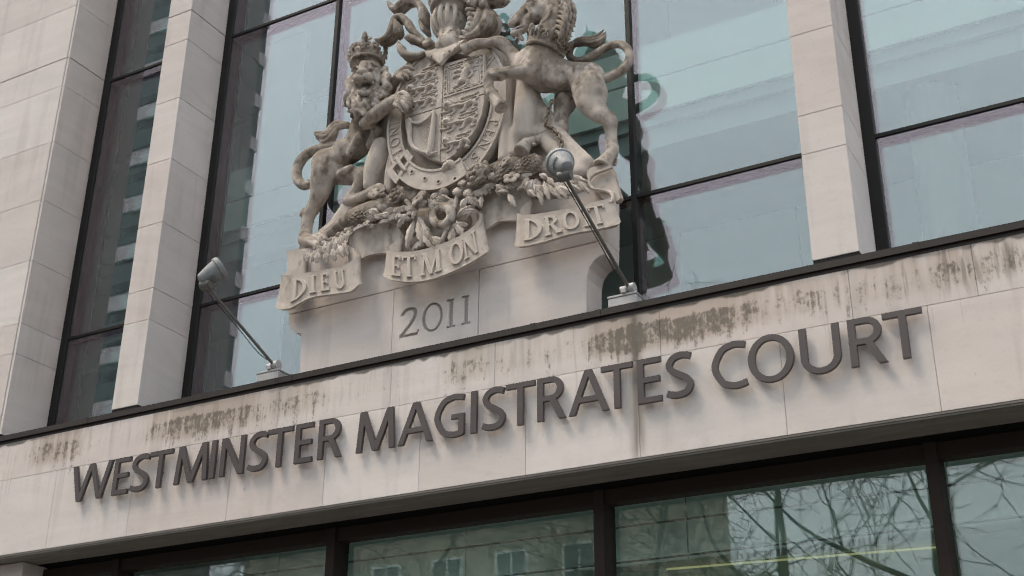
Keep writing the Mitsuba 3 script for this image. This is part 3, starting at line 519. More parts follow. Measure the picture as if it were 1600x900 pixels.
"uni_mane":[[[-4.6368,0.18,9.6848,0.0134],[-4.5568,0.1,9.5891,0.0188],[-4.5103,0.075,9.521,0.022],[-4.5108,0.08,9.4826,0.0198],[-4.5358,0.09,9.4641,0.0143],[-4.5263,0.095,9.4369,0.0088],[-4.5092,0.105,9.4349,0.0055]],[[-4.5987,0.18,9.5885,0.0134],[-4.5194,0.1,9.494,0.0187],[-4.4732,0.075,9.4264,0.0219],[-4.4737,0.08,9.3876,0.0197],[-4.4986,0.09,9.3686,0.0142],[-4.4892,0.095,9.3412,0.0087],[-4.4723,0.105,9.3392,0.0055]],[[-4.5593,0.18,9.4914,0.0133],[-4.4806,0.1,9.3981,0.0186],[-4.4348,0.075,9.3273,0.0218],[-4.4355,0.08,9.2795,0.0196],[-4.4604,0.09,9.2527,0.0142],[-4.4512,0.095,9.2196,0.0087],[-4.4343,0.105,9.2171,0.0054]],[[-4.5477,0.18,9.4329,0.0133],[-4.4692,0.1,9.3403,0.0186],[-4.4236,0.075,9.2698,0.0217],[-4.4243,0.08,9.2218,0.0195],[-4.4491,0.09,9.1948,0.0141],[-4.44,0.095,9.1616,0.0087],[-4.4232,0.105,9.1592,0.0054]],[[-4.5499,0.18,9.3665,0.0132],[-4.4714,0.1,9.2747,0.0185],[-4.4259,0.075,9.2051,0.0217],[-4.4266,0.08,9.1585,0.0195],[-4.4513,0.09,9.1326,0.0141],[-4.4422,0.095,9.1003,0.0087],[-4.4254,0.105,9.0979,0.0054]],[[-4.5662,0.18,9.308,0.0132],[-4.4876,0.1,9.2168,0.0185],[-4.442,0.075,9.1485,0.0217],[-4.4427,0.08,9.1039,0.0195],[-4.4674,0.09,9.0796,0.0141],[-4.4582,0.095,9.0486,0.0087],[-4.4415,0.105,9.0464,0.0054]],[[-4.586,0.18,9.2636,0.0132],[-4.5073,0.1,9.1729,0.0185],[-4.4616,0.075,9.1031,0.0216],[-4.4623,0.08,9.0546,0.0195],[-4.4871,0.09,9.0268,0.0141],[-4.4779,0.095,8.9933,0.0086],[-4.4612,0.105,8.9908,0.0054]],[[-4.6058,0.18,9.1993,0.0132],[-4.5269,0.1,9.1094,0.0185],[-4.4811,0.075,9.0451,0.0216],[-4.4816,0.08,9.009,0.0194],[-4.5062,0.09,8.9914,0.014],[-4.497,0.095,8.9659,0.0086],[-4.4803,0.105,8.9642,0.0054]],[[-4.6237,0.18,9.1584,0.0132],[-4.5446,0.1,9.0689,0.0185],[-4.4987,0.075,9.002,0.0216],[-4.4994,0.08,8.959,0.0194],[-4.524,0.09,8.9356,0.014],[-4.5148,0.095,8.9057,0.0086],[-4.4982,0.105,8.9036,0.0054]],[[-4.6278,0.13,9.599,0.0133],[-4.548,0.05,9.504,0.0187],[-4.5015,0.025,9.4369,0.0218],[-4.502,0.03,9.4003,0.0196],[-4.5268,0.04,9.3831,0.0142],[-4.5174,0.045,9.357,0.0087],[-4.5005,0.055,9.3552,0.0055]],[[-4.5864,0.13,9.5106,0.0133],[-4.5072,0.05,9.4167,0.0186],[-4.4611,0.025,9.3478,0.0218],[-4.4617,0.03,9.3053,0.0196],[-4.4865,0.04,9.283,0.0141],[-4.4772,0.045,9.2532,0.0087],[-4.4604,0.055,9.2511,0.0054]],[[-4.5788,0.13,9.4488,0.0132],[-4.4997,0.05,9.3556,0.0185],[-4.4538,0.025,9.2854,0.0217],[-4.4545,0.03,9.2388,0.0195],[-4.4793,0.04,9.213,0.0141],[-4.4701,0.045,9.1806,0.0087],[-4.4533,0.055,9.1783,0.0054]],[[-4.5706,0.13,9.3763,0.0132],[-4.4918,0.05,9.2839,0.0185],[-4.446,0.025,9.212,0.0216],[-4.4468,0.03,9.1602,0.0194],[-4.4715,0.04,9.13,0.0141],[-4.4624,0.045,9.0943,0.0086],[-4.4457,0.055,9.0917,0.0054]],[[-4.5803,0.13,9.3258,0.0132],[-4.5014,0.05,9.234,0.0185],[-4.4556,0.025,9.1689,0.0216],[-4.4561,0.03,9.1328,0.0194],[-4.4807,0.04,9.1154,0.0141],[-4.4715,0.045,9.0898,0.0086],[-4.4548,0.055,9.0881,0.0054]],[[-4.5939,0.13,9.2455,0.0132],[-4.5149,0.05,9.1546,0.0184],[-4.4691,0.025,9.0894,0.0216],[-4.4696,0.03,9.0519,0.0194],[-4.4942,0.04,9.0332,0.014],[-4.485,0.045,9.0068,0.0086],[-4.4684,0.055,9.005,0.0054]],[[-4.6076,0.13,9.2044,0.0131],[-4.5286,0.05,9.114,0.0184],[-4.4827,0.025,9.0478,0.0215],[-4.4833,0.03,9.0074,0.0194],[-4.5079,0.04,8.9862,0.014],[-4.4987,0.045,8.9579,0.0086],[-4.4821,0.055,8.956,0.0054]],[[-4.6262,0.13,9.1694,0.0131],[-4.5469,0.05,9.0794,0.0184],[-4.501,0.025,9.0105,0.0215],[-4.5017,0.03,8.963,0.0194],[-4.5263,0.04,8.9361,0.014],[-4.5172,0.045,8.9033,0.0086],[-4.5006,0.055,8.9009,0.0054]],[[-4.6525,0.13,9.1183,0.0131],[-4.573,0.05,9.0289,0.0184],[-4.527,0.025,8.9604,0.0215],[-4.5276,0.03,8.9133,0.0193],[-4.5522,0.04,8.8865,0.014],[-4.5431,0.045,8.8539,0.0086],[-4.5265,0.055,8.8516,0.0054]],[[-4.6561,0.075,9.6132,0.0133],[-4.5757,-0.005,9.5175,0.0186],[-4.529,-0.03,9.4485,0.0218],[-4.5295,-0.025,9.4075,0.0196],[-4.5544,-0.015,9.3868,0.0142],[-4.545,-0.01,9.3579,0.0087],[-4.5281,0.0,9.3559,0.0054]],[[-4.6174,0.075,9.5249,0.0132],[-4.5376,-0.005,9.4303,0.0186],[-4.4913,-0.03,9.3577,0.0217],[-4.4919,-0.025,9.3068,0.0195],[-4.5168,-0.015,9.2777,0.0141],[-4.5075,-0.01,9.2425,0.0087],[-4.4908,0.0,9.24,0.0054]],[[-4.5879,0.075,9.4381,0.0132],[-4.5086,-0.005,9.3445,0.0185],[-4.4626,-0.03,9.2776,0.0216],[-4.4631,-0.025,9.2392,0.0194],[-4.4878,-0.015,9.2201,0.0141],[-4.4785,-0.01,9.193,0.0086],[-4.4618,0.0,9.1912,0.0054]],[[-4.5801,0.075,9.3726,0.0132],[-4.501,-0.005,9.2798,0.0184],[-4.4551,-0.03,9.2098,0.0216],[-4.4558,-0.025,9.1626,0.0194],[-4.4804,-0.015,9.1364,0.014],[-4.4713,-0.01,9.1037,0.0086],[-4.4547,0.0,9.1014,0.0054]],[[-4.5876,0.075,9.3088,0.0131],[-4.5085,-0.005,9.2168,0.0184],[-4.4626,-0.03,9.1459,0.0215],[-4.4633,-0.025,9.0959,0.0193],[-4.488,-0.015,9.0671,0.014],[-4.4789,-0.01,9.0326,0.0086],[-4.4623,0.0,9.0301,0.0054]],[[-4.598,0.075,9.2587,0.0131],[-4.5188,-0.005,9.1673,0.0184],[-4.4729,-0.03,9.0969,0.0215],[-4.4736,-0.025,9.0475,0.0193],[-4.4983,-0.015,9.0191,0.014],[-4.4891,-0.01,8.985,0.0086],[-4.4726,0.0,8.9825,0.0054]],[[-4.6162,0.075,9.2088,0.0131],[-4.5368,-0.005,9.1179,0.0184],[-4.4909,-0.03,9.0501,0.0215],[-4.4915,-0.025,9.0063,0.0193],[-4.5161,-0.015,8.9823,0.014],[-4.5069,-0.01,8.9518,0.0086],[-4.4904,0.0,8.9497,0.0054]],[[-4.6294,0.075,9.1569,0.0131],[-4.5499,-0.005,9.0667,0.0183],[-4.504,-0.03,8.9975,0.0214],[-4.5046,-0.025,8.9496,0.0193],[-4.5292,-0.015,8.9223,0.0139],[-4.5201,-0.01,8.8892,0.0086],[-4.5036,0.0,8.8869,0.0054]],[[-4.651,0.075,9.1053,0.0131],[-4.5714,-0.005,9.0156,0.0183],[-4.5253,-0.03,8.9499,0.0214],[-4.5258,-0.025,8.9097,0.0193],[-4.5504,-0.015,8.8886,0.0139],[-4.5412,-0.01,8.8605,0.0086],[-4.5247,0.0,8.8586,0.0054]],[[-4.5891,0.13,9.5643,0.0399],[-4.5231,0.13,9.3773,0.0439],[-4.5247,0.13,9.2438,0.0437],[-4.5504,0.13,9.1331,0.0414],[-4.6003,0.13,9.0314,0.0348]]],
"uni_collar":[[-4.7872,0.16,8.9714,0.1928],[-4.6815,0.16,9.2653,0.011]],
"uni_thigh":[[-4.351,0.24,8.3911,0.1661],[-4.3219,0.22,8.2608,0.124],[-4.238,0.23,8.1292,0.0812],[-4.1675,0.26,8.054,0.0679],[-4.168,0.28,7.9553,0.056],[-4.1657,0.28,7.8333,0.0545],[-4.1491,0.26,7.7352,0.0593],[-4.1638,0.22,7.6512,0.0539],[-4.1838,0.2,7.6093,0.0563]],
"uni_hoof":[[-4.1794,0.2,7.6155,0.0589],[-4.2044,0.15,7.5302,0.0841]],
"uni_fetlock":[[[-4.163,0.3,7.7528,0.0388],[-4.1422,0.32,7.7094,0.0207]],[[-4.1539,0.33,7.6611,0.0207]],[[-4.1634,0.33,7.6265,0.0207]],[[-4.151,0.3,7.6745,0.0258]]],
"uni_thigh2":[[-4.6636,0.36,8.4867,0.1196],[-4.6855,0.31,8.3213,0.0782],[-4.6735,0.26,8.1637,0.0694],[-4.6622,0.26,8.0979,0.0586]],
"uni_cannon2":[[-4.6649,0.26,8.1221,0.0613],[-4.7939,0.21,8.0674,0.0453],[-4.8956,0.16,7.9956,0.0479],[-4.9528,0.14,7.9828,0.0505]],
"uni_hoof2":[[-4.9679,0.14,7.9825,0.0506],[-4.9932,0.09,7.8861,0.0768]],
"uni_fet2":[[-4.8817,0.12,7.9315,0.0212]],
"uni_sheath":[[-4.6483,0.24,8.4654,0.035]],
"uni_muscle":[[[-4.9148,0.06,8.9101,0.06],[-4.879,0.04,8.7294,0.0649]],[[-4.5034,0.18,8.6139,0.0515],[-4.4577,0.18,8.4719,0.0384]],[[-4.2941,0.16,8.4835,0.0741],[-4.2663,0.17,8.3675,0.0632]],[[-4.7383,0.12,8.6027,0.0539],[-4.628,0.14,8.5535,0.0472]],[[-4.3831,0.18,8.2569,0.0607],[-4.2744,0.19,8.1055,0.0418]],[[-4.2411,0.18,8.0898,0.0313],[-4.176,0.22,8.0008,0.026]]],
"uni_fore2":[[-5.0366,0.14,8.8946,0.0925],[-5.1258,0.1,9.0274,0.0639],[-5.2103,0.05,9.1477,0.0622],[-5.3279,0.02,9.163,0.0487],[-5.4399,-0.02,9.1584,0.0566],[-5.5076,-0.03,9.1551,0.0528]],
"uni_forehoof2":[[-5.4848,-0.03,9.1497,0.0488],[-5.5687,-0.05,9.1185,0.0645]],
"uni_fore":[[-4.8804,0.02,8.6789,0.0992],[-4.984,-0.06,8.6619,0.0668],[-5.0974,-0.1,8.6645,0.0539],[-5.1854,-0.12,8.6682,0.0497]],
"uni_fore_b":[[-5.12,-0.11,8.6354,0.0549],[-5.2207,-0.13,8.6599,0.0583],[-5.2376,-0.13,8.5555,0.0469],[-5.2023,-0.13,8.4486,0.0531],[-5.1888,-0.13,8.4158,0.0578]],
"uni_forehoof":[[-5.1946,-0.13,8.4328,0.0546],[-5.0946,-0.14,8.2637,0.07]],
"uni_foresole":[[-5.0516,-0.15,8.1888,0.0475]],
"uni_tendon":[[[-5.0221,-0.12,8.6554,0.0193],[-5.1031,-0.14,8.6408,0.0193],[-5.1749,-0.17,8.6327,0.0161]]],
"uni_tail":[[-4.2655,0.3,8.5576,0.0481],[-4.152,0.31,8.5715,0.0448],[-4.0456,0.31,8.6069,0.0436],[-3.9794,0.31,8.6744,0.0436],[-3.9725,0.31,8.7746,0.0427],[-4.0257,0.31,8.8674,0.0397],[-4.107,0.31,8.9107,0.0388],[-4.2186,0.32,8.9158,0.039],[-4.3563,0.33,8.8769,0.0391],[-4.4871,0.35,8.8804,0.0372],[-4.5819,0.37,8.9308,0.0363],[-4.6278,0.37,9.0058,0.0365],[-4.6044,0.37,9.0913,0.0366],[-4.5297,0.37,9.13,0.0387]],
"uni_tuft":[[[-4.5571,0.35,9.1094,0.0199],[-4.4794,0.33,9.1168,0.0198],[-4.3882,0.33,9.0921,0.0186],[-4.3032,0.33,9.0959,0.0164],[-4.2403,0.34,9.1442,0.0077]],[[-4.5401,0.34,9.0839,0.0199],[-4.4519,0.31,9.0747,0.0197],[-4.3673,0.31,9.0457,0.0197],[-4.2826,0.31,9.0496,0.0174],[-4.2186,0.33,9.0997,0.0087]],[[-4.5281,0.34,9.0665,0.0198],[-4.4402,0.31,9.0481,0.0197],[-4.3558,0.31,9.0127,0.0196],[-4.2713,0.31,9.0193,0.0174],[-4.2134,0.33,9.0714,0.0087]],[[-4.5208,0.35,9.0637,0.0176],[-4.432,0.33,9.0341,0.0186],[-4.3598,0.33,8.9963,0.0186],[-4.2811,0.33,9.0063,0.0163],[-4.2186,0.34,9.0492,0.0087]],[[-4.4162,0.36,9.0317,0.0132],[-4.3562,0.36,8.9941,0.0153],[-4.2895,0.36,9.0018,0.0131],[-4.2344,0.36,9.0383,0.0065]]],
"uni_horn":[[-4.8075,0.05,9.618,0.0289],[-4.871,-0.05,10.0451,0.0045]],
"uni_ears":[[[-4.7356,0.1,9.6393,0.0334],[-4.7121,0.08,9.7547,0.0089]]],
"chain":[[-4.7309,0.2,8.4235],[-4.7422,0.18,8.3441],[-4.7518,0.16,8.2648],[-4.7613,0.14,8.1781],[-4.7773,0.13,8.1073],[-4.7214,0.12,8.0743],[-4.6676,0.11,8.0128],[-4.6231,0.1,7.9483],[-4.587,0.1,7.889],[-4.5832,0.1,7.8272],[-4.5984,0.1,7.7636],[-4.596,0.1,7.7103]],
"helm_bowl":[[-5.8824,0.16,9.6936,0.1784]],
"helm_neck":[[-5.8601,0.16,9.5559,0.142],[-5.8385,0.14,9.4499,0.1362],[-5.8409,0.12,9.3529,0.1507]],
"helm_bars":[[[-5.9665,0.05,9.7696,0.0265],[-5.9539,0.0,9.6332,0.0242],[-5.9666,0.0,9.5761,0.0222],[-5.9741,0.03,9.5122,0.0171]],[[-5.8565,-0.01,9.7399,0.0262],[-5.8397,-0.045,9.6123,0.0241],[-5.8424,-0.05,9.5244,0.022],[-5.8574,-0.02,9.4397,0.017]],[[-5.7616,-0.01,9.7303,0.0262],[-5.736,-0.045,9.5997,0.024],[-5.7297,-0.05,9.4999,0.0219],[-5.7451,-0.02,9.4067,0.0169]],[[-5.6721,-0.01,9.6857,0.026],[-5.6355,-0.045,9.5517,0.0239],[-5.6181,-0.05,9.4545,0.0218],[-5.6338,-0.02,9.368,0.0168]],[[-6.0118,0.05,9.6987,0.0264],[-5.9916,0.0,9.5603,0.0242],[-6.0029,0.0,9.5459,0.0222],[-6.0164,0.03,9.5269,0.0172]]],
"helm_gap":[[-5.781,0.02,9.5789,0.1305]],
"helm_frill":[[[-5.5904,0.03,9.6583,0.03],[-5.5383,0.05,9.6589,0.018]],[[-5.5594,0.02,9.5855,0.0319],[-5.5076,0.05,9.5807,0.0199]],[[-5.552,0.02,9.5221,0.0338],[-5.4976,0.05,9.4982,0.0218]],[[-5.5563,0.02,9.4631,0.0318],[-5.5043,0.05,9.4341,0.0218]],[[-5.5782,0.02,9.4165,0.0317],[-5.5375,0.05,9.3794,0.0238]]],
"helm_rivets":[[[-5.8204,-0.05,9.4172,0.0119]],[[-5.7262,-0.06,9.3985,0.0119]],[[-5.6564,-0.05,9.3806,0.0119]],[[-5.9042,-0.02,9.4316,0.012]]],
"gorget":[[-6.0925,0.05,9.3276],[-6.0648,0.04,9.2455],[-5.9594,0.0,9.1618],[-5.8411,-0.06,9.0324],[-5.7877,-0.03,9.1217],[-5.704,0.0,9.1835],[-5.5994,0.06,9.3111],[-5.653,0.08,9.3542],[-5.9035,0.05,9.3485],[-6.0044,0.06,9.3465]],
"gorget_rivets":[[[-6.0399,0.02,9.2369,0.011]],[[-5.9789,0.0,9.2102,0.011]],[[-5.9141,-0.02,9.1642,0.0109]],[[-5.85,-0.05,9.1041,0.0108]],[[-5.8055,-0.04,9.1452,0.0109]],[[-5.7549,-0.03,9.1796,0.0109]],[[-5.6979,-0.02,9.1952,0.0108]],[[-5.6903,0.02,9.2869,0.0109]]],
"gorget_ridge":[[-5.8837,0.02,9.3168,0.009],[-5.8571,-0.03,9.1807,0.0089],[-5.8435,-0.055,9.0421,0.0079]],
"crown_ring":[[-5.8664,0.16,9.8289,0.2046],[-5.8877,0.16,10.2328,0.0104]],
"mant_bands":[[[-6.1134,0.12,9.3354,0.0344],[-6.1958,0.1,9.314,0.0446],[-6.2927,0.08,9.3401,0.0468],[-6.3757,0.07,9.4292,0.0388],[-6.4077,0.07,9.5265,0.0226]],[[-6.1065,0.14,9.4434,0.0305],[-6.1932,0.12,9.5096,0.0368],[-6.293,0.1,9.5806,0.0349],[-6.3483,0.1,9.5872,0.0123]],[[-6.1783,0.17,9.5484,0.0267],[-6.2546,0.15,9.6366,0.035],[-6.326,0.14,9.7301,0.0372],[-6.381,0.14,9.844,0.0374],[-6.4529,0.13,9.9201,0.0376],[-6.5141,0.12,9.9034,0.0376],[-6.5264,0.1,9.7995,0.0416],[-6.5516,0.09,9.7009,0.0415],[-6.6244,0.09,9.663,0.0312],[-6.721,0.1,9.6961,0.0167]],[[-6.1914,0.2,9.6967,0.0289],[-6.2212,0.2,9.8204,0.0373],[-6.2199,0.2,9.934,0.0396],[-6.2683,0.2,10.0537,0.0377],[-6.3404,0.19,10.1376,0.0378],[-6.4348,0.18,10.1524,0.038],[-6.5078,0.17,10.1074,0.0401],[-6.5694,0.16,10.0842,0.0338],[-6.639,0.16,10.1937,0.0149]],[[-6.1676,0.12,9.762,0.0226],[-6.1703,0.1,9.8379,0.0288],[-6.1482,0.1,9.893,0.0206]],[[-6.4497,0.05,9.8034,0.0249],[-6.4246,0.04,9.6876,0.033],[-6.4538,0.05,9.6479,0.0186]],[[-5.6308,0.18,9.8222,0.0406],[-5.5126,0.16,9.7908,0.0505],[-5.3899,0.15,9.7642,0.0502],[-5.2857,0.15,9.7385,0.044],[-5.2228,0.16,9.7591,0.02]],[[-5.5231,0.2,9.7345,0.0404],[-5.4848,0.12,9.5698,0.05],[-5.5169,0.1,9.4588,0.0498],[-5.5846,0.1,9.3856,0.0338],[-5.6431,0.08,9.4172,0.016]],[[-5.4526,0.2,9.7092,0.0343],[-5.3919,0.12,9.5369,0.0517],[-5.4127,0.1,9.4223,0.0555],[-5.5032,0.1,9.3574,0.0456],[-5.5956,0.1,9.3592,0.0239]],[[-5.4173,0.22,9.6851,0.0302],[-5.346,0.17,9.5411,0.0478],[-5.356,0.16,9.4412,0.0536],[-5.4239,0.16,9.3864,0.0437],[-5.4926,0.16,9.3739,0.0239]],[[-5.4536,0.1,9.7538,0.0401],[-5.4177,0.1,9.6916,0.034],[-5.452,0.1,9.6733,0.02]],[[-5.5478,0.1,9.8005,0.0403],[-5.5402,0.13,9.719,0.0342]],[[-6.058,0.1,9.4631,0.0365],[-6.1046,0.1,9.43,0.0264],[-6.0065,0.06,9.402,0.0222]]],
"shield_out":[[-6.3069,0.03,9.0526],[-6.2929,0.03,8.8544],[-6.2898,0.03,8.5923],[-6.2704,0.03,8.4478],[-6.2254,0.03,8.3071],[-6.1396,0.03,8.1757],[-6.0069,0.03,8.0613],[-5.8226,0.03,7.9489],[-5.6962,0.03,8.002],[-5.5659,0.03,8.097],[-5.4556,0.03,8.226],[-5.3981,0.03,8.3616],[-5.371,0.03,8.5268],[-5.3716,0.03,8.7614],[-5.385,0.03,9.0643],[-5.6308,0.03,9.0819],[-5.8788,0.03,9.091],[-6.0904,0.03,9.0951]],
"shield_mid":[[-5.8788,0.03,9.091],[-5.8226,0.03,7.9489],[-6.29,0.03,8.5963],[-5.372,0.03,8.5795]],
"passants":[[-6.2756,8.9587,-5.9194,9.1177],[-6.272,8.8033,-5.9137,8.9608],[-6.2723,8.6468,-5.9119,8.8027],[-5.8345,8.4549,-5.4339,8.6344],[-5.8357,8.2652,-5.4413,8.4464],[-5.8242,8.0477,-5.5118,8.2223]],
"rampant":[-5.7616,8.7315,-5.4397,9.0177],
"tressure":[[-5.8442,0.03,8.6741],[-5.4117,0.03,9.0491]],
"harp_pillar":[[-6.2168,0.0,8.5337,0.0219],[-6.2008,0.0,8.4108,0.0235],[-6.1951,0.0,8.2919,0.0217],[-6.1301,0.0,8.1763,0.0199],[-5.969,0.0,8.0768,0.0181]],
"harp_neck":[[-6.2168,0.0,8.5337,0.0236],[-6.1747,0.0,8.4914,0.0168],[-6.0835,0.0,8.4582,0.0151],[-5.9861,0.0,8.4937,0.015],[-5.9291,0.0,8.549,0.015]],
"harp_box":[[-5.9288,0.0,8.5411,0.0167],[-5.9364,0.0,8.3326,0.0265],[-5.9551,0.0,8.1167,0.0329],[-5.9689,0.0,8.0729,0.0263]],
"harp_base":[[-5.9685,0.0,8.0633,0.0197],[-5.8718,0.0,8.0682,0.0098]],
"harp_head":[[-6.2184,0.0,8.5243,0.0337]],
"harp_strings":[[[-6.1701,0.015,8.4846,0.0054],[-5.982,0.015,8.1611,0.0053]],[[-6.1469,0.015,8.4789,0.0054],[-5.9794,0.015,8.2027,0.0053]],[[-6.1238,0.015,8.4756,0.0054],[-5.9768,0.015,8.2443,0.0053]],[[-6.1009,0.015,8.4749,0.0054],[-5.9741,0.015,8.286,0.0053]],[[-6.0781,0.015,8.4766,0.0054],[-5.9715,0.015,8.3279,0.0053]],[[-6.0554,0.015,8.4807,0.0054],[-5.9689,0.015,8.3699,0.0053]],[[-6.0329,0.015,8.4874,0.0054],[-5.9662,0.015,8.4119,0.0053]],[[-6.0105,0.015,8.4964,0.0054],[-5.9636,0.015,8.4541,0.0053]],[[-5.9883,0.015,8.508,0.0054],[-5.9609,0.015,8.4964,0.0053]],[[-5.9661,0.015,8.522,0.0053],[-5.9583,0.015,8.5388,0.0054]]],
"garter":[-5.8419,8.559,0.6847,0.8692],
"garter_text":[[[-6.4771,0.08,8.6123],[-6.4569,0.08,8.5063],[-6.4374,0.08,8.3756],[-6.3887,0.08,8.2242]],[[-5.2787,0.08,8.2675],[-5.3295,0.08,8.1686],[-5.4065,0.08,8.0777],[-5.5136,0.08,7.986],[-5.6293,0.08,7.9284]],[[-5.3566,0.08,8.9853]]],
"buckle":[[-6.3068,0.06,8.142],[-6.2793,0.06,8.1925],[-6.4023,0.06,8.0526],[-6.1039,0.06,8.0467],[-6.2537,0.06,7.878]],
"holes":[[-6.1775,0.05,7.9474],[-6.0236,0.05,7.8297],[-5.8664,0.05,7.7536],[-5.6814,0.05,7.7371],[-5.8689,0.05,7.9268]],
"loop":[[-5.8274,0.08,7.8573,0.0327],[-5.7978,0.04,7.8851,0.0391],[-5.7506,0.03,7.9138,0.0439],[-5.718,0.04,7.8949,0.039],[-5.7391,0.07,7.8599,0.0325]],
"scroll":[[-7.6774,0.1335,7.1643,-7.7198,0.1335,7.4936],[-7.5236,0.1155,7.1226,-7.5255,0.1155,7.4589],[-7.4355,0.093,7.0672,-7.4543,0.093,7.3323],[-7.4812,0.075,7.004,-7.5032,0.075,7.2341],[-7.6081,0.057,6.9192,-7.643,0.057,7.2048],[-7.7005,0.0345,6.8252,-7.6662,0.0345,7.1605],[-7.5174,0.0,6.7551,-7.5095,0.0,7.1241],[-7.2435,-0.02,6.8049,-7.2691,-0.02,7.0877],[-6.9474,-0.03,6.7805,-6.9985,-0.03,7.0611],[-6.7558,-0.04,6.7603,-6.8201,-0.04,7.06],[-6.6829,-0.03,6.8115,-6.7314,-0.03,7.1031],[-6.6872,0.0,6.8501,-6.726,0.0,7.1666],[-6.7696,0.0345,6.9978,-6.8019,0.0345,7.2518],[-6.848,0.057,7.0768,-6.9118,0.057,7.359],[-6.8509,0.075,7.1372,-6.8958,0.075,7.4376],[-6.7867,0.084,7.1471,-6.811,0.084,7.4956],[-6.636,0.0885,7.1764,-6.6569,0.0885,7.5022],[-6.4491,0.084,7.1462,-6.425,0.084,7.4584],[-6.3397,0.0705,7.0812,-6.3057,0.0705,7.3754],[-6.3098,0.0525,7.0027,-6.2692,0.0525,7.2751],[-6.3636,0.0345,6.9566,-6.3365,0.0345,7.211],[-6.4113,0.01,6.8812,-6.3912,0.01,7.1514],[-6.3181,-0.02,6.7976,-6.3212,-0.02,7.096],[-6.079,-0.05,6.7048,-6.0941,-0.05,7.0191],[-5.8414,-0.05,6.6789,-5.8544,-0.05,7.0075],[-5.5655,-0.04,6.7232,-5.6007,-0.04,7.0459],[-5.345,-0.03,6.798,-5.4157,-0.03,7.1295],[-5.2931,0.0,6.8622,-5.3716,0.0,7.245],[-5.3379,0.039,6.9686,-5.4222,0.039,7.3394],[-5.3777,0.0615,7.0377,-5.4631,0.0615,7.4166],[-5.3842,0.0795,7.0972,-5.436,0.0795,7.4849],[-5.344,0.0885,7.1364,-5.3248,0.0885,7.5165],[-5.217,0.0885,7.1799,-5.1445,0.0885,7.52],[-5.0375,0.084,7.1429,-4.9639,0.084,7.4747],[-4.955,0.0705,7.0864,-4.8861,0.0705,7.412],[-4.9203,0.0525,7.0204,-4.859,0.0525,7.3259],[-4.9596,0.0345,6.9487,-4.9113,0.0345,7.2686],[-4.995,0.01,6.8686,-4.9771,0.01,7.187],[-4.9413,-0.02,6.8111,-4.9183,-0.02,7.1283],[-4.7247,-0.04,6.7863,-4.7483,-0.04,7.0807],[-4.4398,-0.04,6.8004,-4.4601,-0.04,7.0605],[-4.1938,-0.02,6.7964,-4.2577,-0.02,7.0685],[-4.0516,0.02,6.8148,-4.1017,0.02,7.088],[-4.0161,0.0435,6.8403,-4.0723,0.0435,7.1277],[-4.0337,0.0615,6.912,-4.0948,0.0615,7.2076],[-4.0744,0.0795,6.9901,-4.2071,0.0795,7.278],[-4.124,0.093,7.1051,-4.3069,0.093,7.3606],[-4.1514,0.1065,7.1913,-4.3357,0.1065,7.4495],[-4.0898,0.1245,7.1839,-4.2952,0.1245,7.5099],[-4.0383,0.138,7.1649,-4.1223,0.138,7.5138]],
"scroll_idx":[0,5,12,15,21,28,31,37,44,50],
"scroll_letters":[["D",-7.4848,-7.2996],["I",-7.2477,-7.1752],["E",-7.1083,-7.008],["U",-6.9646,-6.8314],["E",-6.3151,-6.1907],["T",-6.1518,-6.0025],["M",-5.9481,-5.7309],["O",-5.6656,-5.5243],["N",-5.5081,-5.3656],["D",-4.889,-4.7069],["R",-4.6829,-4.5276],["O",-4.4991,-4.3507],["I",-4.3158,-4.2459],["T",-4.255,-4.1255]],
"plinth":[[-7.4618,0.16,6.1192],[-7.4856,0.16,6.5528],[-7.5584,0.16,6.5724],[-7.6369,0.16,6.6449],[-7.6756,0.16,6.851],[-7.7215,0.16,7.1852],[-7.7106,0.16,7.5032],[-7.3511,0.16,7.4915],[-6.9178,0.16,7.6298],[-6.14,0.16,7.4227],[-5.34,0.16,7.5299],[-4.6298,0.16,7.4937],[-4.1839,0.16,7.3734],[-4.1926,0.16,6.9382],[-4.2058,0.16,6.6925],[-4.2114,0.16,6.6516],[-4.2651,0.16,6.6384],[-4.317,0.16,6.6083],[-4.3578,0.16,6.5522],[-4.3805,0.16,6.4642],[-4.3891,0.16,6.1335]],
"plinth_lines":[[-6.4125,0.16,6.8175],[-5.4733,0.16,6.7651],[-6.3855,0.16,6.1329],[-5.4727,0.16,6.1414],[-4.2793,0.16,6.8355],[-6.9444,0.16,6.8053]],
"digits":[[-6.3152,0.16,6.2718],[-6.128,0.16,6.5492],[-6.071,0.16,6.2816],[-5.8583,0.16,6.5485],[-5.7969,0.16,6.2748],[-5.7286,0.16,6.5672],[-5.6354,0.16,6.2803],[-5.5687,0.16,6.5667]],
"drape":[[-6.7651,0.3,8.7943],[-6.8082,0.3,8.5166],[-6.8696,0.3,8.3049],[-6.9131,0.3,8.1046],[-7.0423,0.3,7.9844],[-7.2565,0.3,7.8297],[-7.4453,0.3,7.7235],[-7.4022,0.3,7.5747],[-4.2887,0.3,7.2678],[-4.2641,0.3,7.4857],[-4.4508,0.3,7.6636],[-4.5846,0.3,7.8559],[-4.7469,0.3,8.0868],[-4.8742,0.3,8.4756],[-4.9529,0.3,8.5825],[-5.1677,0.3,8.8462],[-5.3074,0.3,9.1783],[-5.5053,0.3,9.362],[-6.0242,0.3,9.4483],[-6.4417,0.3,9.4973]],
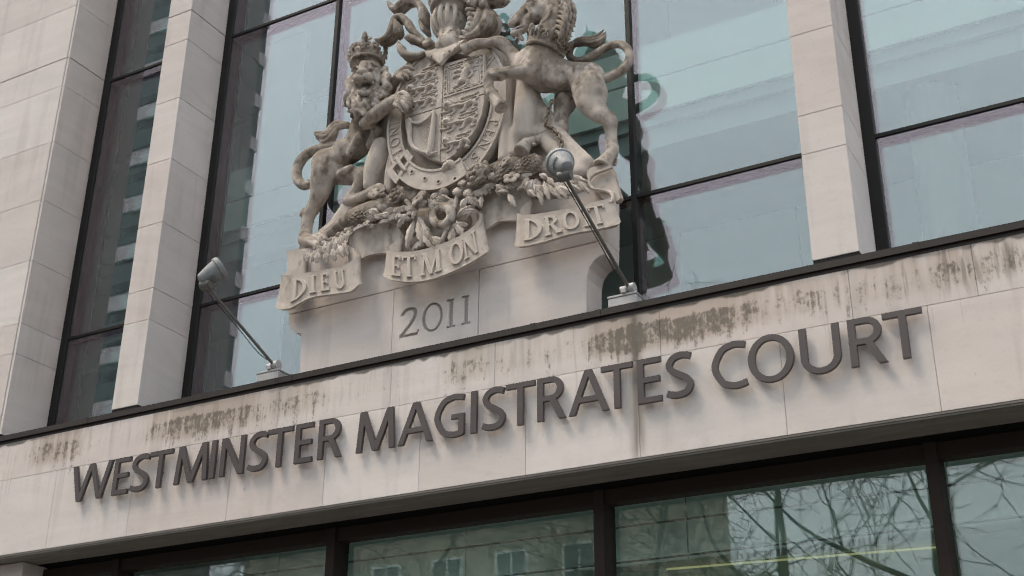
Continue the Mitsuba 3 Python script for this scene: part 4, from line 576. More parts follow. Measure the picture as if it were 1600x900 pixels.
"drape_folds":[[[-6.676,0.22,8.465,0.0933],[-6.7224,0.2,8.2412,0.1072],[-6.7679,0.2,8.0302,0.0727]],[[-6.5063,0.24,8.3422,0.0633],[-6.5241,0.22,8.1131,0.0724],[-6.5283,0.2,7.9113,0.0527]],[[-5.0007,0.24,8.8688,0.094],[-5.0024,0.22,8.5517,0.1068],[-4.9988,0.2,8.321,0.115],[-5.0138,0.2,8.1106,0.1051]],[[-5.2178,0.22,8.8148,0.0567],[-5.2033,0.18,8.2631,0.0647],[-5.2125,0.18,7.8917,0.0639]],[[-4.8485,0.3,8.3587,0.0507],[-4.626,0.26,7.964,0.0675],[-4.3877,0.22,7.6303,0.0748]],[[-4.8649,0.28,8.1104,0.0823],[-4.6676,0.24,7.8219,0.0896],[-4.4285,0.2,7.5302,0.0789]],[[-5.0817,0.2,8.1305,0.0688],[-5.1065,0.2,7.9251,0.0684]],[[-7.1238,0.3,7.9383,0.0452],[-7.1844,0.28,7.8066,0.0589],[-7.2723,0.27,7.6677,0.0622]],[[-7.0541,0.32,7.9497,0.0451],[-7.1227,0.3,7.7809,0.0519],[-7.2137,0.28,7.6385,0.0517]]],
"mound":[[[-7.6134,0.26,7.5435,0.0419],[-7.2642,0.23,7.6248,0.061],[-6.9671,0.22,7.7246,0.0895],[-6.6186,0.22,7.7451,0.1077],[-6.3045,0.22,7.7317,0.1206],[-5.9701,0.22,7.7248,0.1379],[-5.6429,0.22,7.6914,0.1246],[-5.3783,0.22,7.7785,0.1032],[-5.0704,0.23,7.804,0.1022],[-4.7393,0.23,7.6351,0.0825],[-4.4721,0.24,7.5671,0.0749]],[[-6.294,0.22,7.5153,0.1197],[-6.0135,0.22,7.419,0.1575],[-5.7439,0.22,7.4557,0.1172]],[[-6.1575,0.2,7.2369,0.0925],[-5.8854,0.2,7.223,0.1052],[-5.6481,0.2,7.3189,0.091]],[[-4.9362,0.22,7.4531,0.0758],[-4.6615,0.22,7.3809,0.0749],[-4.3923,0.22,7.3847,0.0741]]],
"thistle_log":[[-5.0053,0.02,7.6145,0.0802],[-4.8893,0.0,7.6343,0.0859],[-4.7957,0.02,7.6716,0.0705]],
"thistle2":[[-5.1974,0.0,7.5857,0.0527],[-5.1067,-0.02,7.6219,0.0617],[-5.0474,0.0,7.6513,0.0463]],
"thistle3":[[-6.8368,0.0,7.5832,0.0551],[-6.7303,-0.02,7.5682,0.0648],[-6.6525,0.0,7.5509,0.0497]],
"knot":[[[-5.7932,0.02,7.6114,0.0476],[-5.8094,0.02,7.5433,0.0475],[-5.7846,0.0,7.4554,0.0473],[-5.6836,-0.04,7.3747,0.0437],[-5.6715,-0.04,7.2833,0.0436],[-5.7336,-0.04,7.2285,0.0436],[-5.8265,-0.04,7.2605,0.0406],[-5.8793,-0.02,7.3451,0.0378],[-5.8858,0.0,7.4276,0.0348],[-5.8243,-0.01,7.4429,0.0315]],[[-5.6927,0.0,7.4674,0.0408],[-5.6888,-0.03,7.3453,0.0375]]],
"roses":[[-5.3942,-0.02,7.6827,0.1282,10,-20],[-6.3172,0.0,7.7067,0.094,-25,-10],[-5.3,0.05,7.7286,0.0564,60,0]],
"flowers":[[-6.019,-0.03,7.5701,0.0955,5],[-6.508,0.0,7.7942,0.0785,3],[-5.0153,-0.04,7.5162,0.0796,5],[-5.09,-0.02,7.7206,0.0743,5],[-6.6175,-0.03,7.4512,0.042,3]],
"leaves":[[-6.1089,0.0,7.3763,-6.1544,-0.04,7.1024,0.0382,4],[-6.062,0.0,7.3825,-5.9761,-0.04,7.0773,0.0381,4],[-6.0224,0.0,7.3368,-5.8743,-0.04,7.0704,0.038,4],[-6.1386,0.0,7.4017,-6.2488,-0.04,7.465,0.0382,4],[-6.1797,0.0,7.4663,-6.2623,-0.04,7.3601,0.0384,4],[-5.9573,0.0,7.1258,-6.0967,-0.04,7.071,0.0376,4],[-5.9214,0.0,7.1523,-5.7458,-0.04,7.0569,0.0376,4],[-6.0168,0.0,7.2108,-5.8353,-0.04,7.0089,0.0378,4],[-5.6261,-0.01,7.2859,-5.4772,-0.05,7.3522,0.0373,4],[-5.6251,-0.01,7.2505,-5.5416,-0.05,7.0722,0.0373,4],[-5.6418,-0.01,7.2021,-5.6658,-0.05,7.0159,0.0373,4],[-5.6089,-0.01,7.3168,-5.4042,-0.05,7.2984,0.0374,4],[-5.5732,-0.01,7.3431,-5.5159,-0.05,7.4505,0.0374,4],[-5.6779,-0.01,7.1935,-5.5088,-0.05,7.1854,0.0373,4],[-5.474,0.0,7.4816,-5.2767,-0.03,7.4857,0.0468,6],[-5.4735,0.0,7.4637,-5.5306,-0.03,7.5531,0.0467,6],[-5.4013,0.0,7.4625,-5.2242,-0.03,7.5424,0.0466,6],[-5.5283,0.0,7.4781,-5.3818,-0.03,7.3723,0.0469,6],[-5.6203,0.0,7.5021,-5.6232,-0.03,7.5957,0.0471,6],[-5.568,0.0,7.5959,-5.5698,-0.03,7.6534,0.0471,6],[-6.3132,0.02,7.5645,-6.4797,-0.02,7.5513,0.0452,6],[-6.2517,0.02,7.494,-6.4357,-0.02,7.467,0.045,6],[-6.2138,0.02,7.5026,-6.3449,-0.02,7.5718,0.0449,6],[-6.4303,0.02,7.576,-6.5264,-0.02,7.6739,0.0454,6],[-6.5074,0.02,7.5589,-6.6419,-0.02,7.6296,0.0455,6],[-6.545,0.02,7.5316,-6.6947,-0.02,7.5321,0.0455,6],[-4.7852,0.0,7.474,-4.7165,-0.05,7.1901,0.0319,4],[-4.7167,0.0,7.4381,-4.6406,-0.05,7.2214,0.0318,4],[-4.6997,0.0,7.4162,-4.5153,-0.05,7.1886,0.0317,4],[-4.6319,0.0,7.3807,-4.4572,-0.05,7.1902,0.0316,4],[-4.5982,0.0,7.3544,-4.3747,-0.05,7.1854,0.0315,4],[-4.8716,0.0,7.515,-4.9134,-0.05,7.4139,0.0321,4],[-4.8197,0.0,7.4659,-4.8615,-0.05,7.3654,0.0319,4],[-4.5473,0.0,7.3924,-4.3412,-0.05,7.2271,0.0315,4],[-4.4964,0.0,7.4303,-4.2744,-0.05,7.2936,0.0315,4],[-4.3966,0.0,7.3859,-4.26,-0.05,7.1887,0.0313,4],[-5.224,0.0,7.5751,-5.2798,-0.03,7.6643,0.0372,4],[-5.1875,0.0,7.5121,-5.0988,-0.03,7.4209,0.0371,4],[-5.1524,0.0,7.538,-5.1693,-0.03,7.422,0.0371,4],[-4.9587,0.0,7.521,-4.8555,-0.03,7.5479,0.0368,4],[-7.3361,0.03,7.3532,-7.3516,-0.02,7.2505,0.0279,3],[-7.3257,0.05,7.3851,-7.2703,0.02,7.404,0.0254,3],[-7.2893,0.03,7.3571,-7.2904,-0.02,7.2314,0.0278,3],[-7.2789,0.05,7.3889,-7.2212,0.02,7.3789,0.0253,3],[-7.2442,0.03,7.3782,-7.2347,-0.02,7.2695,0.0278,3],[-7.2337,0.05,7.4101,-7.1787,0.02,7.4288,0.0253,3],[-7.1977,0.03,7.3819,-7.212,-0.02,7.2593,0.0278,3],[-7.1872,0.05,7.4138,-7.1299,0.02,7.4036,0.0253,3],[-7.1528,0.03,7.403,-7.1564,-0.02,7.2973,0.0277,3],[-7.1422,0.05,7.4349,-7.0875,0.02,7.4534,0.0253,3],[-7.1065,0.03,7.4067,-7.0961,-0.02,7.2782,0.0277,3],[-7.0958,0.05,7.4386,-7.039,0.02,7.4283,0.0252,3],[-7.0618,0.03,7.4277,-7.0785,-0.02,7.325,0.0277,3],[-7.051,0.05,7.4596,-6.9967,0.02,7.478,0.0252,3],[-7.0157,0.03,7.4314,-7.0185,-0.02,7.3058,0.0276,3],[-7.005,0.05,7.4632,-6.9486,0.02,7.4528,0.0252,3],[-6.9712,0.03,7.4523,-6.9633,-0.02,7.3436,0.0276,3],[-6.9603,0.05,7.4841,-6.9064,0.02,7.5024,0.0251,3],[-6.9254,0.03,7.4559,-6.9411,-0.02,7.3334,0.0276,3],[-6.9145,0.05,7.4878,-6.8586,0.02,7.4772,0.0251,3],[-6.881,0.03,7.4767,-6.8861,-0.02,7.3711,0.0275,3],[-6.87,0.05,7.5086,-6.8164,0.02,7.5267,0.0251,3],[-6.9254,0.0,7.3378,-6.8475,-0.04,7.1907,0.0324,3],[-6.9699,0.0,7.3206,-6.8998,-0.04,7.1823,0.0324,3],[-7.0458,0.0,7.3107,-6.9898,-0.04,7.1688,0.0325,3],[-7.122,0.0,7.3008,-7.0965,-0.04,7.166,0.0326,3],[-7.2158,0.0,7.3089,-7.2072,-0.04,7.1985,0.0327,3],[-5.3677,0.0,7.465,-5.3451,-0.05,7.3245,0.0235,3],[-5.8691,0.0,7.6017,-5.6916,-0.05,7.4856,0.0256,4],[-5.2194,0.0,7.4635,-5.0667,-0.05,7.4137,0.0232,5],[-6.1676,0.0,7.5501,-6.2702,-0.05,7.5209,0.0261,3],[-4.6836,0.0,7.4674,-4.6032,-0.05,7.349,0.0264,4],[-6.052,0.0,7.5195,-5.9785,-0.05,7.5278,0.0333,5],[-4.7515,0.0,7.4428,-4.7936,-0.05,7.314,0.0303,3],[-5.845,0.0,7.588,-5.7644,-0.05,7.5969,0.0295,4],[-5.0867,0.0,7.4085,-4.997,-0.05,7.2418,0.0281,5],[-6.2409,0.0,7.5278,-6.2849,-0.05,7.4301,0.0245,3],[-5.4486,0.0,7.4744,-5.4738,-0.05,7.4845,0.0271,4],[-6.3935,0.0,7.4522,-6.4731,-0.05,7.4395,0.0248,5],[-4.895,0.0,7.4084,-4.7968,-0.05,7.2876,0.0306,3],[-6.189,0.0,7.541,-6.2955,-0.05,7.4959,0.0318,4],[-4.8608,0.0,7.4424,-4.9642,-0.05,7.4109,0.0254,5],[-5.846,0.0,7.4989,-5.8857,-0.05,7.5007,0.0321,3],[-4.8232,0.0,7.3947,-4.7001,-0.05,7.3466,0.0309,4],[-5.8636,0.0,7.5663,-5.8738,-0.05,7.4506,0.0275,5],[-4.4753,0.0,7.405,-4.3334,-0.05,7.3548,0.0307,3],[-6.5683,0.0,7.5376,-6.4542,-0.05,7.4954,0.0327,4],[-5.1045,0.0,7.4524,-5.1661,-0.05,7.4823,0.0269,5],[-6.5157,0.0,7.532,-6.3941,-0.05,7.496,0.0271,3],[-5.1135,0.0,7.4738,-5.0169,-0.05,7.4505,0.0282,4],[-6.0699,0.0,7.5221,-6.1001,-0.05,7.3943,0.0257,5],[-5.3252,0.0,7.4965,-5.2747,-0.05,7.5114,0.0246,3],[-5.8565,0.0,7.5041,-5.9071,-0.05,7.52,0.0317,4],[-4.7989,0.0,7.4751,-4.8319,-0.05,7.3759,0.025,5],[-6.5573,0.0,7.4222,-6.6,-0.05,7.4279,0.0284,3],[-4.4639,0.0,7.3558,-4.3672,-0.05,7.3205,0.0262,4],[-6.3806,0.0,7.511,-6.4572,-0.05,7.5084,0.0338,5],[-4.8162,0.0,7.4151,-4.7179,-0.05,7.2647,0.0306,3],[-6.3365,0.0,7.5024,-6.1902,-0.05,7.4263,0.0286,4],[-4.8494,0.0,7.4229,-4.7118,-0.05,7.3331,0.0323,5],[-5.845,0.0,7.5797,-5.7353,-0.05,7.4539,0.0291,3],[-4.8292,0.0,7.4754,-4.8769,-0.05,7.3925,0.0347,4],[-5.8309,0.0,7.587,-5.8929,-0.05,7.5652,0.0358,5],[-4.514,0.0,7.3601,-4.3764,-0.05,7.247,0.0237,3],[-5.8776,0.0,7.5602,-5.7325,-0.05,7.4832,0.0318,4],[-4.6709,0.0,7.4412,-4.7258,-0.05,7.4885,0.029,5],[-6.2411,0.0,7.5366,-6.0624,-0.05,7.4841,0.0327,3],[-4.6568,0.0,7.3649,-4.5828,-0.05,7.2511,0.0316,4],[-6.0911,0.0,7.4657,-6.1759,-0.05,7.4543,0.0276,5],[-5.2605,0.0,7.5132,-5.3096,-0.05,7.516,0.032,3],[-5.9128,0.0,7.5677,-5.8861,-0.05,7.4307,0.0304,4],[-5.1509,0.0,7.4627,-5.1615,-0.05,7.4914,0.0257,5],[-5.9659,0.0,7.5715,-5.8081,-0.05,7.4595,0.0255,3]],
"scroll_edge":[[-4.1329,0.0,7.0596,0.0117],[-4.0571,0.0,7.0681,0.0131],[-4.0707,0.01,7.1547,0.0132],[-4.1629,0.02,7.2142,0.0132],[-4.2566,0.02,7.2595,0.0133],[-4.2846,0.02,7.34,0.0134],[-4.2325,0.02,7.394,0.0134],[-4.1337,0.02,7.4096,0.0133],[-4.052,0.02,7.4176,0.0118]],
"scroll_tail":[[-4.0659,0.05,7.4233],[-4.0333,0.03,7.2687],[-3.9989,0.05,7.1154],[-4.0209,0.02,7.0932],[-4.0613,0.01,7.0857],[-4.0767,0.02,7.1646],[-4.1674,0.03,7.2238],[-4.258,0.03,7.2682],[-4.2828,0.03,7.3445],[-4.2323,0.03,7.3957],[-4.1429,0.04,7.419]],
"stems":[[[-6.0438,0.0,7.3959,0.0222],[-5.8695,-0.02,7.0957,0.0249],[-5.8114,-0.02,7.0121,0.0186]],[[-5.675,-0.02,7.2936,0.0218],[-5.7363,-0.03,7.1288,0.0233],[-5.8114,-0.02,7.0121,0.0186]],[[-6.2065,0.0,7.6189,0.0225],[-6.1045,0.0,7.4834,0.0255]],[[-5.6229,0.0,7.5925,0.0189],[-5.6477,-0.01,7.3975,0.0203]],[[-5.3416,0.02,7.4921,0.0187],[-5.1998,0.02,7.5786,0.0186]]],
"lamp":[[-7.8493,0.0,6.0696],[-7.5898,0.0,6.0633],[-7.5986,0.0,6.1467],[-4.1161,0.0,6.0603],[-3.8584,0.0,6.0602],[-3.8551,0.0,6.1519]],
}
# ------------------------------------------------------------------ sculpting: distance fields and surface nets
class Sculpt:
    def __init__(self, lo, hi, h):
        self.h = h
        self.lo = np.asarray(lo, float)
        self.n = np.ceil((np.asarray(hi, float) - self.lo) / h).astype(int) + 1
        self.d = np.full(self.n, 0.5, np.float32)
        self.ax = [(self.lo[i] + h * np.arange(self.n[i])).astype(np.float32) for i in range(3)]

    def window(self, a, b):
        i0 = np.clip(np.floor((a - self.lo) / self.h).astype(int), 0, self.n)
        i1 = np.clip(np.ceil((b - self.lo) / self.h).astype(int) + 1, 0, self.n)
        s = tuple(slice(i0[k], i1[k]) for k in range(3))
        return s, self.ax[0][s[0]][:, None, None], self.ax[1][s[1]][None, :, None], self.ax[2][s[2]][None, None, :]

    def merge(self, s, t, k, cut):
        a = self.d[s]
        if cut:
            t = -t
            h = np.maximum(k - np.abs(a - t), 0) / max(k, 1e-9)
            self.d[s] = np.maximum(a, t) + h * h * k / 4
        else:
            h = np.maximum(k - np.abs(a - t), 0) / max(k, 1e-9)
            self.d[s] = np.minimum(a, t) - h * h * k / 4

    def chain(self, pts, k=0.02, n=5, cut=False, flat=0.0, grow=0.0):
        """A round limb along the rows x, y, z, radius; flat widens it along y."""
        p = catmull(np.asarray(pts, float), n) if len(pts) > 1 else np.vstack([pts, pts])
        p[:, 3] = np.maximum(p[:, 3] + grow, 0.002)
        R = p[:, 3].max() + flat
        m = R + k + 2 * self.h
        s, X, Y, Z = self.window(p[:, :3].min(0) - m, p[:, :3].max(0) + m)
        t = np.full(self.d[s].shape, 9.0, np.float32)
        o = [q.start for q in s]
        for a, b in zip(p[:-1], p[1:]):
            mm = max(a[3], b[3]) + flat + k + 2 * self.h
            s2, x, y, z = self.window(np.minimum(a[:3], b[:3]) - mm, np.maximum(a[:3], b[:3]) + mm)
            loc = tuple(slice(max(q.start - o[i], 0), max(q.stop - o[i], 0)) for i, q in enumerate(s2))
            if t[loc].size == 0:
                continue
            e = (b - a)[:3].astype(np.float32)
            L = float(e @ e) + 1e-12
            ux, uy, uz = x - np.float32(a[0]), y - np.float32(a[1]), z - np.float32(a[2])
            w = np.clip((ux * e[0] + uy * e[1] + uz * e[2]) / L, 0, 1)
            dy = uy - w * e[1]
            if flat:
                dy = np.maximum(np.abs(dy) - flat, 0)
            d = np.sqrt((ux - w * e[0]) ** 2 + dy**2 + (uz - w * e[2]) ** 2) - (a[3] + w * (b[3] - a[3])).astype(np.float32)
            t[loc] = np.minimum(t[loc], d)
        self.merge(s, t, k, cut)

    def ball(self, c, r, k=0.01, cut=False):
        """An ellipsoid, r one number or three."""
        r = np.broadcast_to(np.asarray(r, float), (3,))
        c = np.asarray(c, float)[:3]
        m = r.max() + k + 2 * self.h
        s, x, y, z = self.window(c - r - k - 2 * self.h, c + r + k + 2 * self.h)
        q = ((x - c[0]) / r[0]) ** 2 + ((y - c[1]) / r[1]) ** 2 + ((z - c[2]) / r[2]) ** 2
        g = ((x - c[0]) / r[0] ** 2) ** 2 + ((y - c[1]) / r[1] ** 2) ** 2 + ((z - c[2]) / r[2] ** 2) ** 2
        k0 = np.sqrt(q)
        t = (k0 * (k0 - 1) / np.maximum(np.sqrt(g), 1e-6)).astype(np.float32)
        self.merge(s, t, k, cut)

    def mesh(self):
        return surface_nets(self.d, self.lo, self.h)


def surface_nets(d, lo, h):
    ins = d < 0
    nx, ny, nz = (s - 1 for s in d.shape)
    cnt = np.zeros((nx, ny, nz), np.int8)
    for a in (0, 1):
        for b in (0, 1):
            for c in (0, 1):
                cnt += ins[a:a + nx, b:b + ny, c:c + nz]
    cells = np.argwhere((cnt > 0) & (cnt < 8))
    if len(cells) == 0:
        return trimesh.Trimesh()
    index = np.full((nx, ny, nz), -1, np.int32)
    index[tuple(cells.T)] = np.arange(len(cells))
    val = {(a, b, c): d[cells[:, 0] + a, cells[:, 1] + b, cells[:, 2] + c] for a in (0, 1) for b in (0, 1) for c in (0, 1)}
    acc, num = np.zeros((len(cells), 3)), np.zeros(len(cells))
    for a in val:
        for ax in range(3):
            if a[ax] == 0:
                b = list(a)
                b[ax] = 1
                va, vb = val[a], val[tuple(b)]
                hit = (va < 0) != (vb < 0)
                t = np.where(hit, va / np.where(hit, va - vb, 1), 0)
                pos = np.tile(np.array(a, float), (len(cells), 1))
                pos[:, ax] = t
                acc += pos * hit[:, None]
                num += hit
    v = lo + (cells + acc / num[:, None]) * h
    quads = []
    for ax in range(3):
        o1, o2 = (ax + 1) % 3, (ax + 2) % 3
        sl = [slice(1, -1)] * 3
        sa, sb = list(sl), list(sl)
        sa[ax], sb[ax] = slice(0, -1), slice(1, None)
        A, B = ins[tuple(sa)], ins[tuple(sb)]
        e = np.argwhere(A != B)
        if len(e) == 0:
            continue
        flip = A[tuple(e.T)]
        c = e.copy()
        c[:, o1] += 1
        c[:, o2] += 1
        c00 = c.copy()
        c10, c01, c11 = c.copy(), c.copy(), c.copy()
        c10[:, o1] -= 1
        c01[:, o2] -= 1
        c11[:, o1] -= 1
        c11[:, o2] -= 1
        q = np.stack([index[tuple(x.T)] for x in (c11, c01, c00, c10)], 1)
        q[~flip] = q[~flip][:, ::-1]
        quads.append(q[(q >= 0).all(1)])
    q = np.vstack(quads)
    f = np.vstack([q[:, [0, 1, 2]], q[:, [0, 2, 3]]])
    return trimesh.Trimesh(v, f, process=False)


def bounds(names, pad=0.06):
    rows = []
    for nme in names:
        t = TABLES[nme]
        for r in (t if isinstance(t[0][0], (int, float)) else [q for c in t for q in c]):
            rad = r[3] if len(r) > 3 else 0.02
            rows += [[r[0] - rad, r[1] - rad, r[2] - rad], [r[0] + rad, r[1] + rad, r[2] + rad]]
    rows = np.array(rows)
    return rows.min(0) - pad, rows.max(0) + pad
# ------------------------------------------------------------------ lettering drawn as outlines
def bar(x0, y0, x1, y1, w):
    """A slanted stroke with level ends, w its level width, from (x0, y0) to (x1, y1) at its left edge."""
    return Polygon([(x0, y0), (x0 + w, y0), (x1 + w, y1), (x1, y1)])


def rect(x0, x1, y0, y1):
    return sbox(x0, y0, x1, y1)


def curve(pts, w, n=10):
    p = catmull(np.array(pts, float), n)
    return LineString(p).buffer(w / 2, cap_style='flat', join_style='round', quad_segs=6)


def ell(cx, cy, rx, ry):
    return affinity.scale(Point(cx, cy).buffer(1.0, quad_segs=20), rx, ry)


def ess(w, t):
    return curve([(0.95 * w, 0.885), (0.78 * w, 0.92), (0.55 * w, 0.935), (0.28 * w, 0.88), (0.13 * w, 0.74), (0.25 * w, 0.60), (0.52 * w, 0.50), (0.78 * w, 0.40), (0.90 * w, 0.26), (0.76 * w, 0.11), (0.48 * w, 0.065), (0.22 * w, 0.08), (0.02 * w, 0.125)], t)


def sans(ch, w):
    s, t = 0.150, 0.127
    if ch == 'W':
        g = [bar(0, 1, 0.19 * w, 0, s), bar(0.43 * w, 1, 0.19 * w + 0.01, 0, s), bar(0.43 * w, 1, 0.70 * w - 0.02, 0, s), bar(w - s, 1, 0.70 * w, 0, s)]
    elif ch == 'E':
        g = [rect(0, s, 0, 1), rect(0, w, 0, t), rect(0, w * 0.94, 0.45, 0.45 + t), rect(0, w, 1 - t, 1)]
    elif ch == 'T':
        g = [rect(0, w, 1 - t, 1), rect(w / 2 - s / 2, w / 2 + s / 2, 0, 1)]
    elif ch == 'I':
        g = [rect(0, w, 0, 1)]
    elif ch == 'M':
        g = [bar(0, 0, 0.07 * w, 1, s), bar(w - s, 0, w - s - 0.07 * w, 1, s), bar(0.07 * w, 1, w / 2 - s * 0.55, 0, s * 1.1), bar(0.93 * w - s * 1.1, 1, w / 2 - s * 0.55, 0, s * 1.1)]
    elif ch == 'N':
        g = [rect(0, s, 0, 1), rect(w - s, w, 0, 1), bar(0, 1, w - s * 1.15, 0, s * 1.15)]
    elif ch == 'A':
        g = [bar(0, 0, w / 2 - s * 0.55, 1, s), bar(w - s, 0, w / 2 - s * 0.45, 1, s), rect(0.2 * w, 0.8 * w, 0.26, 0.26 + t)]
    elif ch == 'R':
        r = 0.255
        g = [rect(0, s, 0, 1), rect(0, w * 0.5, 1 - t, 1), rect(0, w * 0.5, 0.44, 0.44 + t), (ell(w * 0.5, 0.72, w * 0.42, 0.28).difference(ell(w * 0.5, 0.72, w * 0.42 - s, 0.28 - t))).intersection(rect(w * 0.5, w * 2, 0, 1)), bar(w - s * 1.12, 0, w * 0.40, 0.5, s * 1.12)]
    elif ch == 'O':
        g = [ell(w / 2, 0.5, w / 2, 0.515).difference(ell(w / 2, 0.5, w / 2 - s, 0.515 - t))]
    elif ch == 'C':
        g = [curve([(w, 0.905), (0.82 * w, 0.94), (0.62 * w, 0.945), (0.32 * w, 0.84), (0.12 * w, 0.5), (0.32 * w, 0.16), (0.62 * w, 0.055), (0.82 * w, 0.06), (w, 0.095)], (s + t) / 2)]
    elif ch == 'G':
        g = [curve([(0.98 * w, 0.905), (0.80 * w, 0.94), (0.60 * w, 0.945), (0.30 * w, 0.84), (0.11 * w, 0.5), (0.30 * w, 0.16), (0.60 * w, 0.055), (0.82 * w, 0.06), (0.96 * w, 0.09)], (s + t) / 2), rect(w - s, w, 0.04, 0.53), rect(w * 0.58, w, 0.53 - t * 0.9, 0.53)]
    elif ch == 'U':
        g = [rect(0, s, w * 0.42, 1), rect(w - s, w, w * 0.42, 1), ell(w / 2, w * 0.42, w / 2, w * 0.42 + 0.015).difference(ell(w / 2, w * 0.42, w / 2 - s, w * 0.42 + 0.015 - t)).intersection(rect(0, w, -1, w * 0.42))]
    elif ch == 'S':
        g = [ess(w, 0.145)]
    return unary_union([q.buffer(0.0005) for q in g])


def serif(ch):
    """Roman capitals with slab-thin serifs, 1 high; returns (outline, width)."""
    S, H, B, X = 0.155, 0.062, 0.05, 0.075

    def stem(x, y0=0, y1=1, a=1, b=1):
        o = [rect(x, x + S, y0, y1)]
        if a:
            o.append(rect(x - X, x + S + X, y0, y0 + B))
        if b:
            o.append(rect(x - X, x + S + X, y1 - B, y1))
        return o
    o = X
    if ch == 'I':
        return unary_union(stem(o)), S + 2 * X
    if ch in 'DP':
        w, cy, ry = (0.78, 0.5, 0.5) if ch == 'D' else (0.62, 0.72, 0.28)
        bowl = ell(o + S * 0.6, cy, w - S * 0.6 - o, ry).difference(ell(o + S * 0.5, cy, w - S * 1.5 - o, ry - H)).intersection(rect(o + S * 0.6, 3, 0, 1))
        return unary_union(stem(o) + [bowl]), w
    if ch == 'R':
        bowl = ell(o + S * 0.6, 0.74, 0.5, 0.26).difference(ell(o + S * 0.5, 0.74, 0.5 - S * 0.95, 0.26 - H)).intersection(rect(o + S * 0.6, 3, 0, 1))
        return unary_union(stem(o) + [bowl, bar(0.62, 0, 0.32, 0.5, S * 1.05), rect(0.58, 0.88, 0, B)]), 0.86
    if ch == 'E':
        return unary_union(stem(o) + [rect(o, 0.62, 0, H), rect(o, 0.52, 0.48, 0.48 + H), rect(o, 0.6, 1 - H, 1), rect(0.62 - B, 0.62, 0, 0.19), rect(0.60 - B, 0.60, 0.82, 1), rect(0.52 - B, 0.52, 0.40, 0.62)]), 0.63
    if ch == 'T':
        return unary_union(stem(0.32, b=0) + [rect(0, 0.8, 1 - H, 1), rect(0, B, 0.82, 1), rect(0.8 - B, 0.8, 0.82, 1)]), 0.8
    if ch == 'U':
        bowl = ell(0.45, 0.34, 0.375, 0.35).difference(ell(0.48, 0.36, 0.245, 0.27)).intersection(rect(0, 2, -0.1, 0.345))
        return unary_union(stem(o, 0.34, 1, 0, 1) + [rect(0.74, 0.74 + H + 0.02, 0.34, 1), rect(0.66, 0.90, 1 - B, 1), bowl]), 0.9
    if ch == 'O':
        return affinity.rotate(ell(0.45, 0.5, 0.45, 0.51).difference(ell(0.45, 0.5, 0.30, 0.44)), 8), 0.9
    if ch == 'M':
        return unary_union([bar(0.06, 0, 0.14, 1, H + 0.015), bar(0.88, 0, 0.82, 1, S), bar(0.12, 1, 0.48, 0, S), bar(0.86, 1, 0.52, 0, H + 0.01), rect(0, 0.2, 0, B), rect(0.8, 1.1, 0, B), rect(0.04, 0.25, 1 - B, 1), rect(0.8, 1.02, 1 - B, 1)]), 1.1
    if ch == 'N':
        return unary_union([rect(0.1, 0.1 + H + 0.01, 0, 1), rect(0.76, 0.76 + H + 0.01, 0, 1), bar(0.06, 1, 0.70, 0, S * 1.05), rect(0, 0.26, 0, B), rect(0.66, 0.92, 1 - B, 1), rect(0, 0.2, 1 - B, 1)]), 0.92
    if ch == 'H':
        return unary_union(stem(o) + stem(0.60) + [rect(o, 0.7, 0.47, 0.47 + H)]), 0.60 + S + X
    if ch == 'S':
        return unary_union([ess(0.56, 0.12), rect(0.47, 0.52, 0.74, 0.95), rect(0.02, 0.07, 0.06, 0.28)]), 0.56
    if ch == 'A':
        return unary_union([bar(0.06, 0, 0.40, 1, H + 0.02), bar(0.70, 0, 0.38, 1, S), rect(0.2, 0.7, 0.3, 0.3 + H), rect(0, 0.22, 0, B), rect(0.62, 0.94, 0, B)]), 0.94
    if ch == '1':
        return unary_union([rect(0.10, 0.22, 0, 1), rect(0.0, 0.32, 0, 0.04), rect(-0.02, 0.25, 0.955, 1)]), 0.32
    if ch == '0':
        return ell(0.36, 0.5, 0.36, 0.51).difference(ell(0.37, 0.5, 0.275, 0.45)), 0.72
    if ch == '2':
        return unary_union([curve([(0.06, 0.80), (0.14, 0.93), (0.30, 0.985), (0.46, 0.92), (0.50, 0.74), (0.40, 0.50), (0.20, 0.24), (0.03, 0.05)], 0.095), rect(0.0, 0.58, 0, 0.075), bar(0.55, 0, 0.60, 0.16, 0.035)]), 0.60


def solid(poly, depth, seg=0.0):
    """The outline extruded along +z."""
    ps = list(poly.geoms) if hasattr(poly, 'geoms') else [poly]
    out = []
    for p in ps:
        if seg:
            p = p.segmentize(seg)
        out.append(trimesh.creation.extrude_polygon(p, depth, engine='earcut'))
    return join(out)


def stand(mesh, x, y, z):
    """From the drawing plane (x right, y up, z out) to the facade (x right, z up, -y out)."""
    v = np.array(mesh.vertices)
    return trimesh.Trimesh(np.stack([v[:, 0] + x, y - v[:, 2], v[:, 1] + z], 1), mesh.faces, process=False)


# ------------------------------------------------------------------ the sign on the fascia
sign = thing('court_sign', 'dark brown metal capitals spelling WESTMINSTER MAGISTRATES COURT, stood off the stone fascia', 'sign')
BOXES = [('W', -10.106, -9.555), ('E', -9.522, -9.315), ('S', -9.287, -9.054), ('T', -9.058, -8.766), ('M', -8.712, -8.302), ('I', -8.272, -8.212), ('N', -8.148, -7.862), ('S', -7.812, -7.589), ('T', -7.594, -7.306), ('E', -7.269, -7.070), ('R', -7.005, -6.742), ('M', -6.578, -6.170), ('A', -6.133, -5.781), ('G', -5.771, -5.462), ('I', -5.398, -5.338), ('S', -5.283, -5.066), ('T', -5.056, -4.778), ('R', -4.756, -4.494), ('A', -4.464, -4.105), ('T', -4.169, -3.890), ('E', -3.851, -3.645), ('S', -3.604, -3.381), ('C', -3.230, -2.940), ('O', -2.925, -2.564), ('U', -2.514, -2.206), ('R', -2.142, -1.873), ('T', -1.882, -1.593)]
CAPH, BASEZ = 0.377, 5.141
